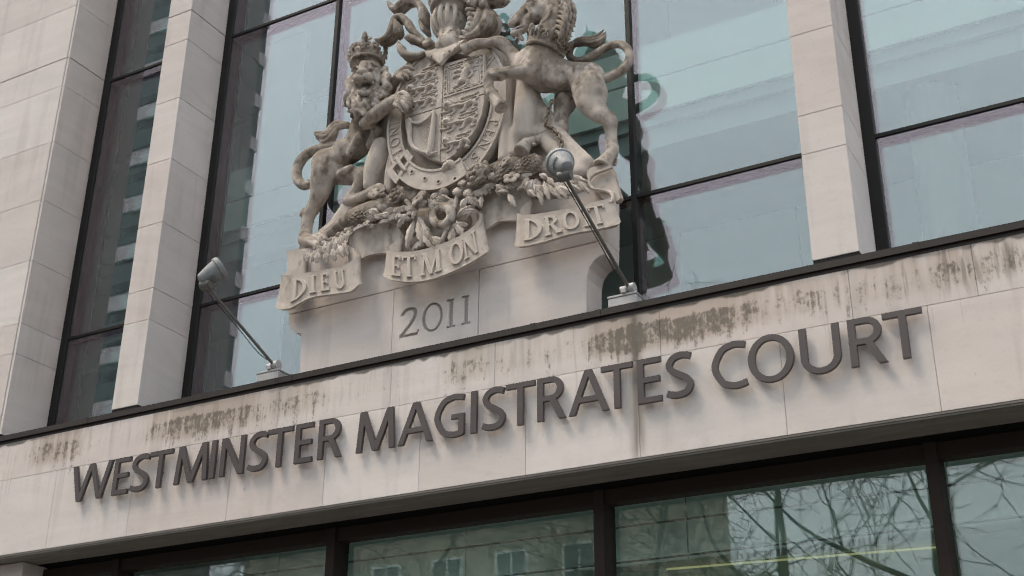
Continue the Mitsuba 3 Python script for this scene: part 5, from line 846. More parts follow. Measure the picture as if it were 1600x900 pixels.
for ch, a, b in BOXES:
    w = (b - a) / CAPH
    g = affinity.scale(sans(ch, w), CAPH, CAPH, origin=(0, 0))
    k = put(sign, 'letter', join([stand(solid(g.buffer(-0.0015), 0.0015), a, -0.062, BASEZ), stand(solid(g, 0.026), a, -0.034, BASEZ)]), 'letter_metal')
    c = g.representative_point()
    pins = [trimesh.creation.cylinder(0.006, 0.03, sections=8, transform=trimesh.transformations.translation_matrix((a + c.x, -0.0135, BASEZ + c.y)) @ trimesh.transformations.rotation_matrix(math.pi / 2, (1, 0, 0)))]
    put(k, 'fixing_pin', join(pins), 'frame_metal')

# ------------------------------------------------------------------ the carved coat of arms
arms = thing('coat_of_arms', 'carved stone royal coat of arms with crowned lion and unicorn on a plinth dated 2011', 'sculpture')
H = 0.0062
TB = TABLES


def crown(c, R, axis, height, h, cap=True, petals=8, arches=True, fat=1.0):
    """A carved crown: rim, fleurons and crosses on it, four beaded half arches, orb and cross. Built upright, then tipped to the axis."""
    s = Sculpt((-1.6, -1.6, -0.35), (1.6, 1.6, height / R + 0.9), h / R)
    a = np.linspace(0, 2 * np.pi, 33)
    ring = lambda r, z, t: [(r * math.cos(q), r * math.sin(q), z, t) for q in a]
    s.chain(ring(1.0, 0.0, 0.12), 0.03, 2)
    s.chain(ring(1.03, 0.26, 0.06), 0.03, 2)
    s.chain(ring(0.97, 0.13, 0.10), 0.03, 2)
    for i in range(12):
        q = 2 * np.pi * i / 12
        s.ball((1.06 * math.cos(q), 1.06 * math.sin(q), 0.14), 0.075, 0.01)
    for i in range(petals):
        q = 2 * np.pi * (i + 0.5) / petals
        e, tg = np.array([math.cos(q), math.sin(q), 0]), np.array([-math.sin(q), math.cos(q), 0])
        P = lambda r, z, t, rad: [*(e * r + tg * t + np.array([0, 0, z])), rad * fat]
        if i % 2:
            s.chain([P(1.02, 0.26, 0, 0.10), P(1.13, 0.55, 0, 0.09), P(1.22, 0.82, 0, 0.10)], 0.03)
            for t in (-1, 1):
                s.chain([P(1.13, 0.56, 0, 0.08), P(1.17, 0.62, 0.2 * t, 0.09)], 0.02)
        else:
            s.chain([P(1.02, 0.26, 0, 0.09), P(1.10, 0.48, 0, 0.10), P(1.2, 0.78, 0, 0.14), P(1.27, 0.98, 0, 0.05)], 0.02)
            for t in (-1, 1):
                s.chain([P(1.08, 0.42, 0.04 * t, 0.08), P(1.16, 0.62, 0.17 * t, 0.09), P(1.2, 0.70, 0.30 * t, 0.06), P(1.2, 0.58, 0.36 * t, 0.05)], 0.015)
        q2 = 2 * np.pi * i / petals
        s.chain([(1.02 * math.cos(q2), 1.02 * math.sin(q2), 0.28, 0.07), (1.1 * math.cos(q2), 1.1 * math.sin(q2), 0.50, 0.08)], 0.02)
    if cap:
        s.ball((0, 0, 0.40), (1.02, 1.02, 0.95), 0.04)
        for i in range(10):
            q = 2 * np.pi * i / 10
            s.chain([(1.0 * math.cos(q), 1.0 * math.sin(q), 0.40, 0.09), (0.85 * math.cos(q), 0.85 * math.sin(q), 0.9, 0.10), (0.4 * math.cos(q), 0.4 * math.sin(q), 1.25, 0.09)], 0.05)
    if arches:
        top = height / R - 0.55
        for i in range(4):
            q = 2 * np.pi * (i + 0.25) / 4
            e = np.array([math.cos(q), math.sin(q)])
            pts = [(*(e * r), z, 0.11) for r, z in ((1.05, 0.35), (1.16, 0.75), (1.08, top * 0.86), (0.72, top * 1.06), (0.3, top * 0.98), (0.02, top * 0.84))]
            s.chain(pts, 0.03)
            cp = catmull(np.array(pts), 4)
            for j in range(0, len(cp), 2):
                s.ball(cp[j][:3] + np.array([e[0] * 0.07, e[1] * 0.07, 0.05]), 0.125, 0.008)
        s.ball((0, 0, top + 0.1), 0.19, 0.03)
        s.chain([(0, 0, top + 0.2, 0.07), (0, 0, top + 0.62, 0.09)], 0.02)
        s.chain([(-0.2, 0, top + 0.42, 0.09), (0.2, 0, top + 0.42, 0.09)], 0.02)
    m = s.mesh()
    z = np.asarray(axis, float)
    z /= np.linalg.norm(z)
    x = np.cross([0, 1.0, 0.2], z)
    x /= np.linalg.norm(x)
    M = np.stack([x, np.cross(z, x), z], 1)
    m.vertices = (np.asarray(m.vertices) * R) @ M.T + np.asarray(c, float)
    if np.linalg.det(M) < 0:
        m.invert()
    return m


# --- lion
names = ['lion_torso', 'lion_thigh', 'lion_foot', 'lion_toes', 'lion_thigh2', 'lion_shank2', 'lion_foot2', 'lion_toes2', 'lion_arm', 'lion_arm2', 'lion_fingers', 'lion_skull', 'lion_ears', 'lion_tail', 'lion_tuft', 'lion_face', 'lion_nose', 'lion_muzzle', 'lion_nostrils', 'lion_brow', 'lion_lip', 'lion_jaw', 'lion_pupils']
s = Sculpt(*bounds(names), H)
s.chain(TB['lion_torso'], 0.03)
for nme, k in [('lion_thigh', 0.07), ('lion_foot', 0.03), ('lion_thigh2', 0.05), ('lion_shank2', 0.03), ('lion_foot2', 0.03), ('lion_heel', 0.03), ('lion_fur', 0.015), ('lion_arm', 0.02), ('lion_arm2', 0.02)]:
    s.chain(TB[nme], k)
for c in TB['lion_muscle']:
    s.chain(c, 0.06)
for nme in ('lion_toes', 'lion_toes2', 'lion_fingers'):
    for c in TB[nme]:
        s.chain(c, 0.008)
r = TB['lion_skull'][0]
s.ball(r, (r[3] * 0.95, 0.15, r[3] * 1.06), 0.03)
r = TB['lion_face'][0]
s.ball(r, (r[3] * 1.0, 0.105, r[3] * 1.0), 0.03)
s.chain(TB['lion_jaw'], 0.015)
for c in TB['lion_cheek']:
    s.chain(c, 0.03)
s.chain(TB['lion_muzzle'], 0.02)
s.chain(TB['lion_mouth'], 0.012, cut=True)
s.chain(TB['lion_lip'], 0.012)
for c in TB['lion_bridge'] + TB['lion_brow']:
    s.chain(c, 0.015)
for r in TB['lion_eyes']:
    s.ball((r[0], r[1] - 0.035, r[2]), r[3] * 1.75, 0.01, cut=True)
    s.ball((r[0], r[1] + 0.005, r[2]), r[3] * 1.25, 0.002)
for r in TB['lion_pupils']:
    s.ball(r, (r[3], 0.02, r[3]), 0.002, cut=True)
s.ball(TB['lion_nose'][0], (TB['lion_nose'][0][3] * 1.5, 0.035, TB['lion_nose'][0][3] * 0.85), 0.012)
for r in TB['lion_nostrils']:
    s.ball(r, (r[3], 0.05, r[3] * 0.8), 0.004, cut=True)
s.chain(TB['lion_tongue'], 0.01)
for c in TB['lion_teeth']:
    s.chain(c, 0.002)
for r, q in zip(TB['lion_ears'], TB['lion_earholes']):
    s.ball(r, (r[3], r[3] * 0.6, r[3]), 0.015)
    s.ball(q, (q[3], q[3] * 1.2, q[3]), 0.01, cut=True)
lion = put(arms, 'lion', s.mesh(), 'carved_stone', smooth=True, label='crowned lion standing at the left of the shield, paws on it')
s = Sculpt(*bounds(['lion_tail', 'lion_tuft']), H)
s.chain(TB['lion_tail'], 0.01)
for c in TB['lion_tuft']:
    s.chain(c, 0.006)
put(lion, 'tail', s.mesh(), 'carved_sooty', smooth=True)
s = Sculpt(*bounds(['lion_mane', 'lion_manebase']), 0.0055)
for r in TB['lion_manebase']:
    s.ball(r, (r[3] * 0.92, 0.13, r[3] * 0.95), 0.03)
for c in TB['lion_mane']:
    s.chain(c, 0.004)
put(lion, 'mane', s.mesh(), 'carved_stone', smooth=True)
a, b = np.array(TB['lion_crown'][0]), np.array(TB['lion_crown'][1])
put(lion, 'crown', crown(a[:3] + np.array([0, 0, 0.0]), 0.163, b[:3] - a[:3] + np.array([0.02, 0.03, 0]), 0.37, 0.0055), 'carved_sooty', smooth=True)

# --- unicorn
names = ['uni_body', 'uni_neck', 'uni_thigh', 'uni_hoof', 'uni_thigh2', 'uni_cannon2', 'uni_hoof2', 'uni_fore2', 'uni_forehoof2', 'uni_fore', 'uni_fore_b', 'uni_forehoof', 'uni_head', 'uni_jaw', 'uni_cheek']
s = Sculpt(*bounds(names), H * 1.05)
s.chain(TB['uni_body'], 0.04)
for nme, k in [('uni_neck', 0.06), ('uni_thigh', 0.08), ('uni_thigh2', 0.03), ('uni_cannon2', 0.03), ('uni_fore2', 0.05), ('uni_fore', 0.05), ('uni_fore_b', 0.02), ('uni_fet2', 0.012), ('uni_sheath', 0.04)]:
    s.chain(TB[nme], k)
for c in TB['uni_muscle']:
    s.chain(c, 0.07)
for c in TB['uni_tendon']:
    s.chain(c, 0.02)
s.chain(TB['uni_head'], 0.03)
r = TB['uni_cheek'][0]
s.ball(r, (r[3], r[3] * 0.95, r[3]), 0.03)
s.chain(TB['uni_jaw'], 0.02)
s.chain(TB['uni_fill'], 0.02)
s.chain(TB['uni_mouth'], 0.01, cut=True, flat=0.03)
for c in TB['uni_cheekline']:
    s.chain(c, 0.015)
s.chain(TB['uni_nostril'], 0.006, cut=True)
r = TB['uni_eye'][0]
s.ball((r[0], r[1] - 0.02, r[2]), r[3] * 1.7, 0.01, cut=True)
s.ball((r[0], r[1] + 0.012, r[2]), r[3] * 1.3, 0.003)
s.chain(TB['uni_brow'], 0.01)
s.chain(TB['uni_beard'], 0.008)
for c in TB['uni_fetlock']:
    s.chain(c, 0.008)
for c in TB['uni_ears']:
    s.chain(c, 0.01)


def hoof(sc, t):
    """A hoof: a short cone widening to its sole, a ridge at the coronet."""
    a, b = np.array(t[0]), np.array(t[-1])
    sc.chain([a, b], 0.006, 3)
    d = (b - a)[:3]
    d /= np.linalg.norm(d)
    q = b[:3] + d * b[3] * 0.35
    # flatten the sole
    m = 3 * b[3]
    sl, x, y, z = sc.window(q - m, q + m)
    sc.merge(sl, -((x - q[0]) * d[0] + (y - q[1]) * d[1] + (z - q[2]) * d[2]).astype(np.float32) * np.ones(sc.d[sl].shape, np.float32), 0.006, True)
    u = np.cross(d, [0.3, 0.8, 0.1])
    u /= np.linalg.norm(u)
    w = np.cross(d, u)
    sc.chain([[*(a[:3] + (u * math.cos(v) + w * math.sin(v)) * a[3] * 0.98), 0.011] for v in np.linspace(0, 2 * np.pi, 17)], 0.006, 2)
    c2 = b[:3] + d * b[3] * 0.62
    sc.ball(c2, b[3] * 0.55, 0.01, cut=True)


for nme in ('uni_hoof', 'uni_hoof2', 'uni_forehoof2', 'uni_forehoof'):
    hoof(s, TB[nme])
uni = put(arms, 'unicorn', s.mesh(), 'carved_stone', smooth=True, label='chained unicorn rearing at the right of the shield')
s = Sculpt(*bounds(['uni_mane']), H)
for c in TB['uni_mane']:
    s.chain(c, 0.004)
put(uni, 'mane', s.mesh(), 'carved_sooty', smooth=True)
s = Sculpt(*bounds(['uni_tail', 'uni_tuft']), H)
s.chain(TB['uni_tail'], 0.01)
for c in TB['uni_tuft']:
    s.chain(c, 0.005)
put(uni, 'tail', s.mesh(), 'carved_sooty', smooth=True)
s = Sculpt(*bounds(['uni_horn']), H)
s.chain(TB['uni_horn'], 0.004)
put(uni, 'horn', s.mesh(), 'carved_sooty', smooth=True)
a, b = np.array(TB['uni_collar'][0]), np.array(TB['uni_collar'][1])
put(uni, 'coronet', crown(a[:3], 0.178, b[:3] - a[:3] + np.array([0.03, -0.0, 0]), 0.2, 0.0058, cap=False, arches=False, fat=1.2, petals=10), 'carved_sooty', smooth=True)

# --- chain
pts = catmull(np.array(TB['chain']), 8)
seg = np.concatenate([[0], np.cumsum(np.linalg.norm(np.diff(pts, axis=0), axis=1))])
kc = thing_key = numbered(f'{arms}__chain')
nl = int(seg[-1] / 0.052)
for i in range(nl):
    c0, c1 = (np.array([np.interp(seg[-1] * (i + q) / nl, seg, pts[:, k]) for k in range(3)]) for q in (-0.28, 1.28))
    d = (c1 - c0) / np.linalg.norm(c1 - c0)
    u = np.cross(d, [0.2, 1.0, 0.1])
    u /= np.linalg.norm(u)
    w = np.cross(d, u)
    if i % 2:
        u = 0.5 * u + 0.866 * w
    L = np.linalg.norm(c1 - c0) / 2
    c = (c0 + c1) / 2
    a = np.linspace(0, 2 * np.pi, 21)
    loop = np.array([c + d * (math.copysign(abs(math.cos(q)) ** 0.8, math.cos(q)) * L * 0.92) + u * math.sin(q) * 0.021 for q in a])
    lk = tube(loop, 0.0085, 8, caps=False)
    put(kc, 'link', lk, 'chain_iron', smooth=True)

# --- shield with its four quarters
poly = Polygon([(r[0], r[2]) for r in TB['shield_out']]).buffer(0.012).buffer(-0.012)
mid = TB['shield_mid']
sh = put(arms, 'shield', stand(solid(poly.buffer(-0.002), 0.07), 0, 0.12, 0), 'carved_clean', label='quartered shield in the middle of the carving')
bd = poly.bounds
xm, zm = (mid[0][0] + mid[1][0]) / 2, (mid[2][2] + mid[3][2]) / 2
for cell in (sbox(bd[0], zm, xm, bd[3]), sbox(xm, zm, bd[2], bd[3]), sbox(bd[0], bd[1], xm, zm), sbox(xm, bd[1], bd[2], zm)):
    q = poly.intersection(cell.buffer(-0.004, join_style='mitre'))
    put(sh, 'quarter', join([stand(solid(q.buffer(-0.004), 0.005), 0, 0.031, 0), stand(solid(q, 0.02), 0, 0.05, 0)]), 'carved_clean')


def relief(chains, cuts=(), h=0.014, k=0.012):
    s = Sculpt((-0.08, -0.22, -0.08), (1.08, 0.14, 1.08), h)
    for c in chains:
        s.chain([(u, 0.0, v, r) for u, v, r in c], k, 4)
    for c in cuts:
        s.chain([(u, -c[0][2], v, r) for u, v, _, r in [(q[0], q[1], 0, q[2]) for q in c]], 0.006, 4, cut=True)
    return s.mesh()


PASS = [[(.25, .40, .13), (.45, .42, .10), (.62, .38, .09), (.78, .40, .12)], [(.16, .60, .15), (.18, .56, .15)],
        [(.25, .34, .08), (.14, .24, .06), (.03, .26, .06), (-.02, .28, .065)], [(.32, .32, .08), (.33, .16, .055), (.24, .04, .055), (.18, .02, .06)],
        [(.72, .36, .10), (.64, .20, .07), (.60, .06, .05), (.53, .02, .06)], [(.82, .38, .11), (.90, .24, .07), (.84, .10, .05), (.90, .02, .055), (.84, .0, .06)],
        [(.88, .46, .035), (.98, .58, .035), (.90, .70, .035), (.70, .62, .035), (.50, .64, .04), (.48, .78, .04), (.66, .82, .045), (.84, .80, .05), (.98, .90, .03)],
        [(.05, .70, .035), (.10, .76, .035)], [(.26, .74, .035), (.22, .77, .035)], [(.04, .56, .03), (.09, .46, .04), (.2, .44, .045), (.28, .52, .03)]]
m_pass = relief(PASS)
s = Sculpt((-0.12, -0.3, -0.1), (1.12, 0.14, 1.1), 0.0135)
for c in PASS:
    s.chain([(u, 0.0, v, r) for u, v, r in c], 0.012, 4)
a = np.linspace(0, 2 * np.pi, 13)
s.ball((.15, -0.03, .62), (.15, .12, .21), 0.01)
for i in range(11):
    q = 2 * np.pi * i / 11
    s.ball((.15 + .125 * math.cos(q), -0.07, .62 + .19 * math.sin(q)), (.036, .06, .055), 0.006)
s.ball((.15, -0.12, .60), (.075, .07, .12), 0.012)
for u in (.115, .185):
    s.ball((u, -0.19, .655), (.02, .03, .03), 0.004, cut=True)
s.ball((.15, -0.175, .575), (.035, .04, .05), 0.008)
s.chain([(.115, -.20, .535, .013), (.15, -.21, .525, .016), (.185, -.20, .535, .013)], 0.004, cut=True)
m_pass = s.mesh()
lions = mikit.ply(m_pass, 'carved_clean', smooth=True)
for xa, za, xb, zb in TB['passants']:
    M = np.diag([xb - xa, 0.34, (zb - za) / 0.9, 1.0])
    M[:3, 3] = [xa, 0.026, za]
    put(sh, 'heraldic_lion', dict(lions, to_world=T4(M.tolist())), None)
RAMP = [[(.62, .74, .12), (.52, .58, .12), (.48, .42, .11), (.42, .30, .12)], [(.52, .84, .10), (.44, .85, .075)], [(.42, .80, .05), (.37, .81, .04)], [(.54, .68, .08), (.38, .72, .055), (.24, .80, .05), (.18, .76, .06)],
        [(.50, .60, .08), (.34, .56, .055), (.22, .60, .05), (.14, .55, .06)], [(.44, .34, .11), (.32, .30, .07), (.26, .18, .05), (.16, .14, .06)], [(.46, .32, .11), (.58, .22, .07), (.58, .10, .05), (.48, .04, .06)],
        [(.46, .40, .04), (.66, .36, .04), (.78, .48, .04), (.70, .62, .04), (.80, .76, .045), (.92, .88, .06), (.86, .96, .04)], [(.80, .76, .03), (.94, .74, .04)], [(.74, .60, .03), (.88, .58, .035)],
        [(.60, .86, .06), (.68, .78, .06)], [(.56, .93, .05), (.62, .95, .03)], [(.44, .93, .03), (.47, .98, .02)], [(.52, .94, .03), (.53, 1.0, .02)]]
xa, za, xb, zb_ = TB['rampant']
m_r = relief([[(u, v, r * 1.2) for u, v, r in c] for c in RAMP], h=0.0125)
M = np.diag([xb - xa, 0.26, zb_ - za, 1.0])
M[:3, 3] = [xa, 0.026, za]
put(sh, 'rampant_lion', dict(mikit.ply(m_r, 'carved_clean', smooth=True), to_world=T4(M.tolist())), None)
a, b = TB['tressure']
x0, x1, z0, z1 = xm + 0.012, b[0] + 0.035, min(a[2], b[2]) + 0.01, max(a[2], b[2]) + 0.005
fr = []
for i, (o, w) in enumerate(((0.0, 0.012), (0.034, 0.009), (0.05, 0.009))):
    fr.append(stand(solid(sbox(x0 + o, z0 + o, x1 - o, z1 - o).difference(sbox(x0 + o + w, z0 + o + w, x1 - o - w, z1 - o - w)), 0.014 - 0.002 * i), 0, 0.028, 0))
fl = []
for q in np.linspace(0, 1, 5):
    for x, z in ((x0 + 0.05 + q * (x1 - x0 - 0.1), z0 + 0.024), (x0 + 0.05 + q * (x1 - x0 - 0.1), z1 - 0.024), (x0 + 0.024, z0 + 0.05 + q * (z1 - z0 - 0.1)), (x1 - 0.024, z0 + 0.05 + q * (z1 - z0 - 0.1))):
        e = trimesh.creation.icosphere(2, 0.015)
        e.apply_scale((1, 0.8, 1))
        e.apply_translation((x, 0.024, z))
        fl.append(e)
put(sh, 'tressure', join(fr), 'carved_clean')
put(sh, 'tressure_flower', join(fl), 'carved_clean', smooth=True)
s = Sculpt(*bounds(['harp_pillar', 'harp_neck', 'harp_box', 'harp_base']), 0.0045)
for nme in ('harp_pillar', 'harp_neck', 'harp_box', 'harp_base'):
    s.chain(TB[nme], 0.008)
s.ball(TB['harp_head'][0], 0.026, 0.01)
harp = put(sh, 'harp', s.mesh(), 'carved_clean', smooth=True)
put(sh, 'harp_strings', join([tube(np.array(c)[:, :3], 0.0042, 6) for c in TB['harp_strings']]), 'carved_clean', smooth=True)

# --- garter: an oval belt round the shield
gx, gz, ga, gb = TB['garter']
th = np.linspace(0, 2 * np.pi, 181)


def oval(k0, k1):
    o = Polygon([(gx + ga * k1 * math.cos(q), gz + gb * k1 * math.sin(q)) for q in th])
    return o if k0 <= 0 else o.difference(Polygon([(gx + ga * k0 * math.cos(q), gz + gb * k0 * math.sin(q)) for q in th]))


recess = put(arms, 'oval_ground', stand(solid(oval(0, 0.97), 0.09), 0, 0.25, 0), 'carved_clean')
gt = put(arms, 'garter', join([stand(solid(oval(0.755, 1.0), 0.075), 0, 0.155, 0), stand(solid(oval(0.752, 0.785), 0.088), 0, 0.155, 0), stand(solid(oval(0.965, 1.0), 0.090), 0, 0.155, 0)]), 'carved_clean', label='oval belt round the shield carved with the motto')
hl = 0.116
for chs, pos in zip((['I', 'N', 'O', 'H'], ['P', 'E', 'N', 'S', 'E'], ['A']), TB['garter_text']):
    for ch, p in zip(chs, pos):
        q = math.atan2((p[2] - gz) / gb, (p[0] - gx) / ga)
        nx, nz = math.cos(q) / ga, math.sin(q) / gb
        L = math.hypot(nx, nz)
        rot = math.atan2(nz / L, nx / L) - math.pi / 2
        g, w = serif(ch)
        hh = hl
        g = affinity.scale(affinity.translate(g, -w / 2, -0.5), hh * 1.0, hh, origin=(0, 0))
        g = affinity.rotate(g, math.degrees(rot), origin=(0, 0))
        put(gt, 'letter', stand(solid(g.buffer(-0.001), 0.016), gx + ga * 0.875 * math.cos(q), 0.084, gz + gb * 0.875 * math.sin(q)), 'carved_clean')
# plain strap end below with its eyelets, buckle to the left
def arc_band(k0, k1, a0, a1, n=40):
    t = np.radians(np.linspace(a0, a1, n))
    return Polygon([(gx + ga * k1 * math.cos(q), gz + gb * k1 * math.sin(q)) for q in t] + [(gx + ga * k0 * math.cos(q), gz + gb * k0 * math.sin(q)) for q in t[::-1]])


strap = arc_band(0.76, 1.02, 224, 294)
HOL = [Point(r[0], r[2]) for r in TB['holes']]
eyes = unary_union([h.buffer(0.018) for h in HOL])
st = put(gt, 'strap_end', join([stand(solid(strap.difference(eyes), 0.05), 0, 0.085, 0), stand(solid(unary_union([arc_band(0.762, 0.79, 224.5, 293.5), arc_band(0.99, 1.018, 224.5, 293.5)]), 0.012), 0, 0.037, 0)]), 'carved_clean')
put(gt, 'eyelet', join([stand(solid(h.buffer(0.026).difference(h.buffer(0.016)), 0.012), 0, 0.038, 0) for h in HOL[:4]]), 'carved_clean')
bk = arc_band(0.70, 1.10, 213, 227).difference(arc_band(0.79, 1.01, 216, 224))
put(gt, 'buckle', join([stand(solid(bk, 0.045), 0, 0.070, 0), tube(np.array([[gx + ga * 0.89 * math.cos(math.radians(q)), 0.02, gz + gb * 0.89 * math.sin(math.radians(q))] for q in (212, 218, 224, 229)]), [0.02, 0.022, 0.02, 0.014], 10)]), 'carved_clean', smooth=35)
lq = catmull(np.array(TB['loop']), 6)
put(gt, 'strap_loop', tube(lq[:, :3], lq[:, 3], 14), 'carved_clean', smooth=True)

# --- helmet, royal crown, mantling
s = Sculpt(*bounds(['helm_bowl', 'helm_neck', 'helm_frill', 'gorget'], 0.1), H)
r = TB['helm_bowl'][0]
hc, hr = np.array(r[:3]), r[3]
s.ball(hc, (hr * 0.93, hr * 0.93, hr * 1.02), 0.02)
s.chain(TB['helm_neck'], 0.04)
for c in TB['helm_frill']:
    s.chain(c, 0.010)
hm = put(arms, 'helmet', s.mesh(), 'carved_stone', smooth=True)
for az in (-84, -56, -29, -3, 23, 49):
    q = math.radians(az)
    pts, rad = [], []
    for po in np.radians(np.linspace(30, 146, 19)):
        pts.append(hc + hr * np.array([1.0 * math.sin(po) * math.sin(q), -1.0 * math.sin(po) * math.cos(q), 1.10 * math.cos(po)]))
        rad.append(0.026 - 0.004 * math.degrees(po) / 146)
    put(hm, 'bar', tube(np.array(pts), np.array(rad), 12), 'carved_clean', smooth=True)
    jw = pts[-2]
    put(hm, 'bar_boss', trimesh.creation.icosphere(2, 0.027).apply_translation(jw), 'carved_stone', smooth=True)
put(hm, 'bar_band', tube(np.array([hc + hr * np.array([0.98 * math.sin(math.radians(58)) * math.sin(a), -0.98 * math.sin(math.radians(58)) * math.cos(a), 0.55]) for a in np.radians(np.linspace(-95, 60, 24))]), 0.014, 8), 'carved_stone', smooth=True)
put(hm, 'rivet', join([trimesh.creation.icosphere(2, c[0][3]).apply_translation(c[0][:3]) for c in TB['helm_rivets'] + TB['gorget_rivets']]), 'carved_stone', smooth=True)
gp = TB['gorget']
outer = catmull(np.array(gp[:7]), 8)
inner = catmull(np.array([gp[0]] + gp[9:7:-1] + [gp[7], gp[6]]), 8)
n = len(outer)
ii = np.linspace(0, len(inner) - 1, n)
inner = np.stack([np.interp(ii, np.arange(len(inner)), inner[:, k]) for k in range(3)], 1)
vs = []
for q in np.linspace(0, 1, 8):
    row = outer * (1 - q) + inner * q
    row[:, 1] -= 0.035 * math.sin(q * math.pi)
    vs.append(row)
g0 = np.vstack(vs)
g1 = g0 + np.array([0, 0.045, 0.01])
f = []
for i in range(7):
    for j in range(n - 1):
        A = i * n + j
        f += [(A, A + 1, A + n + 1), (A, A + n + 1, A + n)]
f = np.array(f)
edge = [i for i in range(n)] + [k * n + n - 1 for k in range(1, 8)] + [7 * n + j for j in range(n - 2, -1, -1)] + [k * n for k in range(6, 0, -1)]
side = []
for a, b in zip(edge, edge[1:] + edge[:1]):
    side += [(a, a + len(g0), b), (b, a + len(g0), b + len(g0))]
put(hm, 'gorget', trimesh.Trimesh(np.vstack([g0, g1]), np.vstack([f, f[:, ::-1] + len(g0), side]), process=False), 'carved_clean', smooth=40)
put(hm, 'gorget_ridge', tube(catmull(np.array(TB['gorget_ridge']), 5)[:, :3], 0.010, 8), 'carved_clean', smooth=True)
a, b = np.array(TB['crown_ring'][0]), np.array(TB['crown_ring'][1])
put(arms, 'royal_crown', crown(a[:3] + np.array([0, 0, 0.02]), 0.20, b[:3] - a[:3] + np.array([0.02, 0.05, 0]), 0.5, 0.0062), 'carved_sooty', smooth=True)
s = Sculpt(*bounds(['mant_bands'], 0.14), H)
for i, c in enumerate(TB['mant_bands']):
    c = np.array(c)
    c[:, 3] *= 0.76
    s.chain(c, 0.006, 7, flat=0.06)
    # veins along the leaf
    for o, dy in ((0.9, -0.05), (0.9, -0.02), (0.9, 0.02)):
        p = catmull(c, 4)
        tn = np.gradient(p[:, :3], axis=0)
        nr = np.stack([-tn[:, 2], 0 * tn[:, 0], tn[:, 0]], 1)
        nr /= np.maximum(np.linalg.norm(nr, axis=1, keepdims=True), 1e-6)
        for sg in (-1, 1):
            v = np.column_stack([p[:, :3] + nr * (p[:, 3:4] * 1.0 * sg) + np.array([0, dy, 0]), np.full(len(p), 0.011)])
            s.chain(v[1:-1], 0.012, 1)
put(arms, 'mantling', s.mesh(), 'carved_stone', smooth=True)

# --- scroll
sc = np.array(TB['scroll'])
fine = catmull(sc, 8)
bot, top = fine[:, :3], fine[:, 3:]
NV = 9
tv = np.linspace(0, 1, NV)
grid = bot[:, None, :] * (1 - tv)[None, :, None] + top[:, None, :] * tv[None, :, None]
du, dv = np.gradient(grid, axis=0), np.gradient(grid, axis=1)
nrm = np.cross(du, dv)
nrm /= np.maximum(np.linalg.norm(nrm, axis=2, keepdims=True), 1e-9)
for _ in range(2):
    nrm[1:-1] = (nrm[:-2] + 2 * nrm[1:-1] + nrm[2:])
    nrm /= np.linalg.norm(nrm, axis=2, keepdims=True)
NU = len(fine)
half = 0.014
prof = np.interp(tv, [0, 0.06, 0.14, 0.86, 0.94, 1], [0.022, 0.024, 0.014, 0.014, 0.024, 0.022])[None, :, None]
ga_, gb_ = (grid + nrm * prof), (grid - nrm * 0.016)
V = np.vstack([ga_.reshape(-1, 3), gb_.reshape(-1, 3)])
off = NU * NV
f = []
for i in range(NU - 1):
    for j in range(NV - 1):
        A = i * NV + j
        f += [(A, A + NV, A + NV + 1), (A, A + NV + 1, A + 1), (off + A, off + A + NV + 1, off + A + NV), (off + A, off + A + 1, off + A + NV + 1)]
    for j, fl_ in ((0, 0), (NV - 1, 1)):
        A, B = i * NV + j, (i + 1) * NV + j
        q = [(A, off + A, off + B), (A, off + B, B)]
        f += q if not fl_ else [t[::-1] for t in q]
for i, fl_ in ((0, 1), (NU - 1, 0)):
    for j in range(NV - 1):
        A = i * NV + j
        q = [(A, off + A, off + A + 1), (A, off + A + 1, A + 1)]
        f += q if not fl_ else [t[::-1] for t in q]
scroll = put(arms, 'scroll', trimesh.Trimesh(V, np.array(f), process=False), 'carved_stone', smooth=35, label='folded ribbon below carved DIEU ET MON DROIT')
tq = Polygon([(r[0], r[2]) for r in TB['scroll_tail']]).buffer(0)
put(scroll, 'tail_fold', join([stand(solid(tq, 0.06), 0, 0.13, 0), tube(catmull(np.array(TB['scroll_edge']), 6)[:, :3] + np.array([0, 0.02, 0]), catmull(np.array(TB['scroll_edge']), 6)[:, 3] * 1.25, 10)]), 'carved_stone', smooth=35)
ID = [i * 8 for i in TB['scroll_idx']]
PAN = {0: (ID[1], ID[2]), 4: (ID[4], ID[5]), 9: (ID[7], ID[8])}
for i, (ch, xa, xb) in enumerate(TB['scroll_letters']):
    x = (xa + xb) / 2
    lo_, hi_ = PAN[0] if i < 4 else PAN[4] if i < 9 else PAN[9]
    ctr = grid[lo_:hi_, NV // 2]
    u0 = lo_ + int(np.argmin(np.abs(ctr[:, 0] - x)))
    hgt = np.linalg.norm(top[u0] - bot[u0])
    g, w = serif(ch)
    m = solid(affinity.translate(g, -w / 2, 0).buffer(0.014, join_style='mitre'), 1.0, 0.12)
    v = np.array(m.vertices)
    cap = 0.62 * hgt
    arc = np.concatenate([[0], np.cumsum(np.linalg.norm(np.diff(grid[:, NV // 2], axis=0), axis=1))])
    uu = np.interp(arc[u0] + v[:, 0] * (xb - xa) / w, arc, np.arange(NU))
    vv = (0.17 + 0.67 * v[:, 1]) * (NV - 1)

    def sample(A):
        a0, b0 = np.clip(uu.astype(int), 0, NU - 2), np.clip(vv.astype(int), 0, NV - 2)
        p, q = (uu - a0)[:, None], (vv - b0)[:, None]
        return A[a0, b0] * (1 - p) * (1 - q) + A[a0 + 1, b0] * p * (1 - q) + A[a0, b0 + 1] * (1 - p) * q + A[a0 + 1, b0 + 1] * p * q
    pos = sample(grid) + sample(nrm) * (0.008 + 0.026 * v[:, 2:3])
    put(scroll, 'letter', trimesh.Trimesh(pos, m.faces, process=False), 'carved_clean')

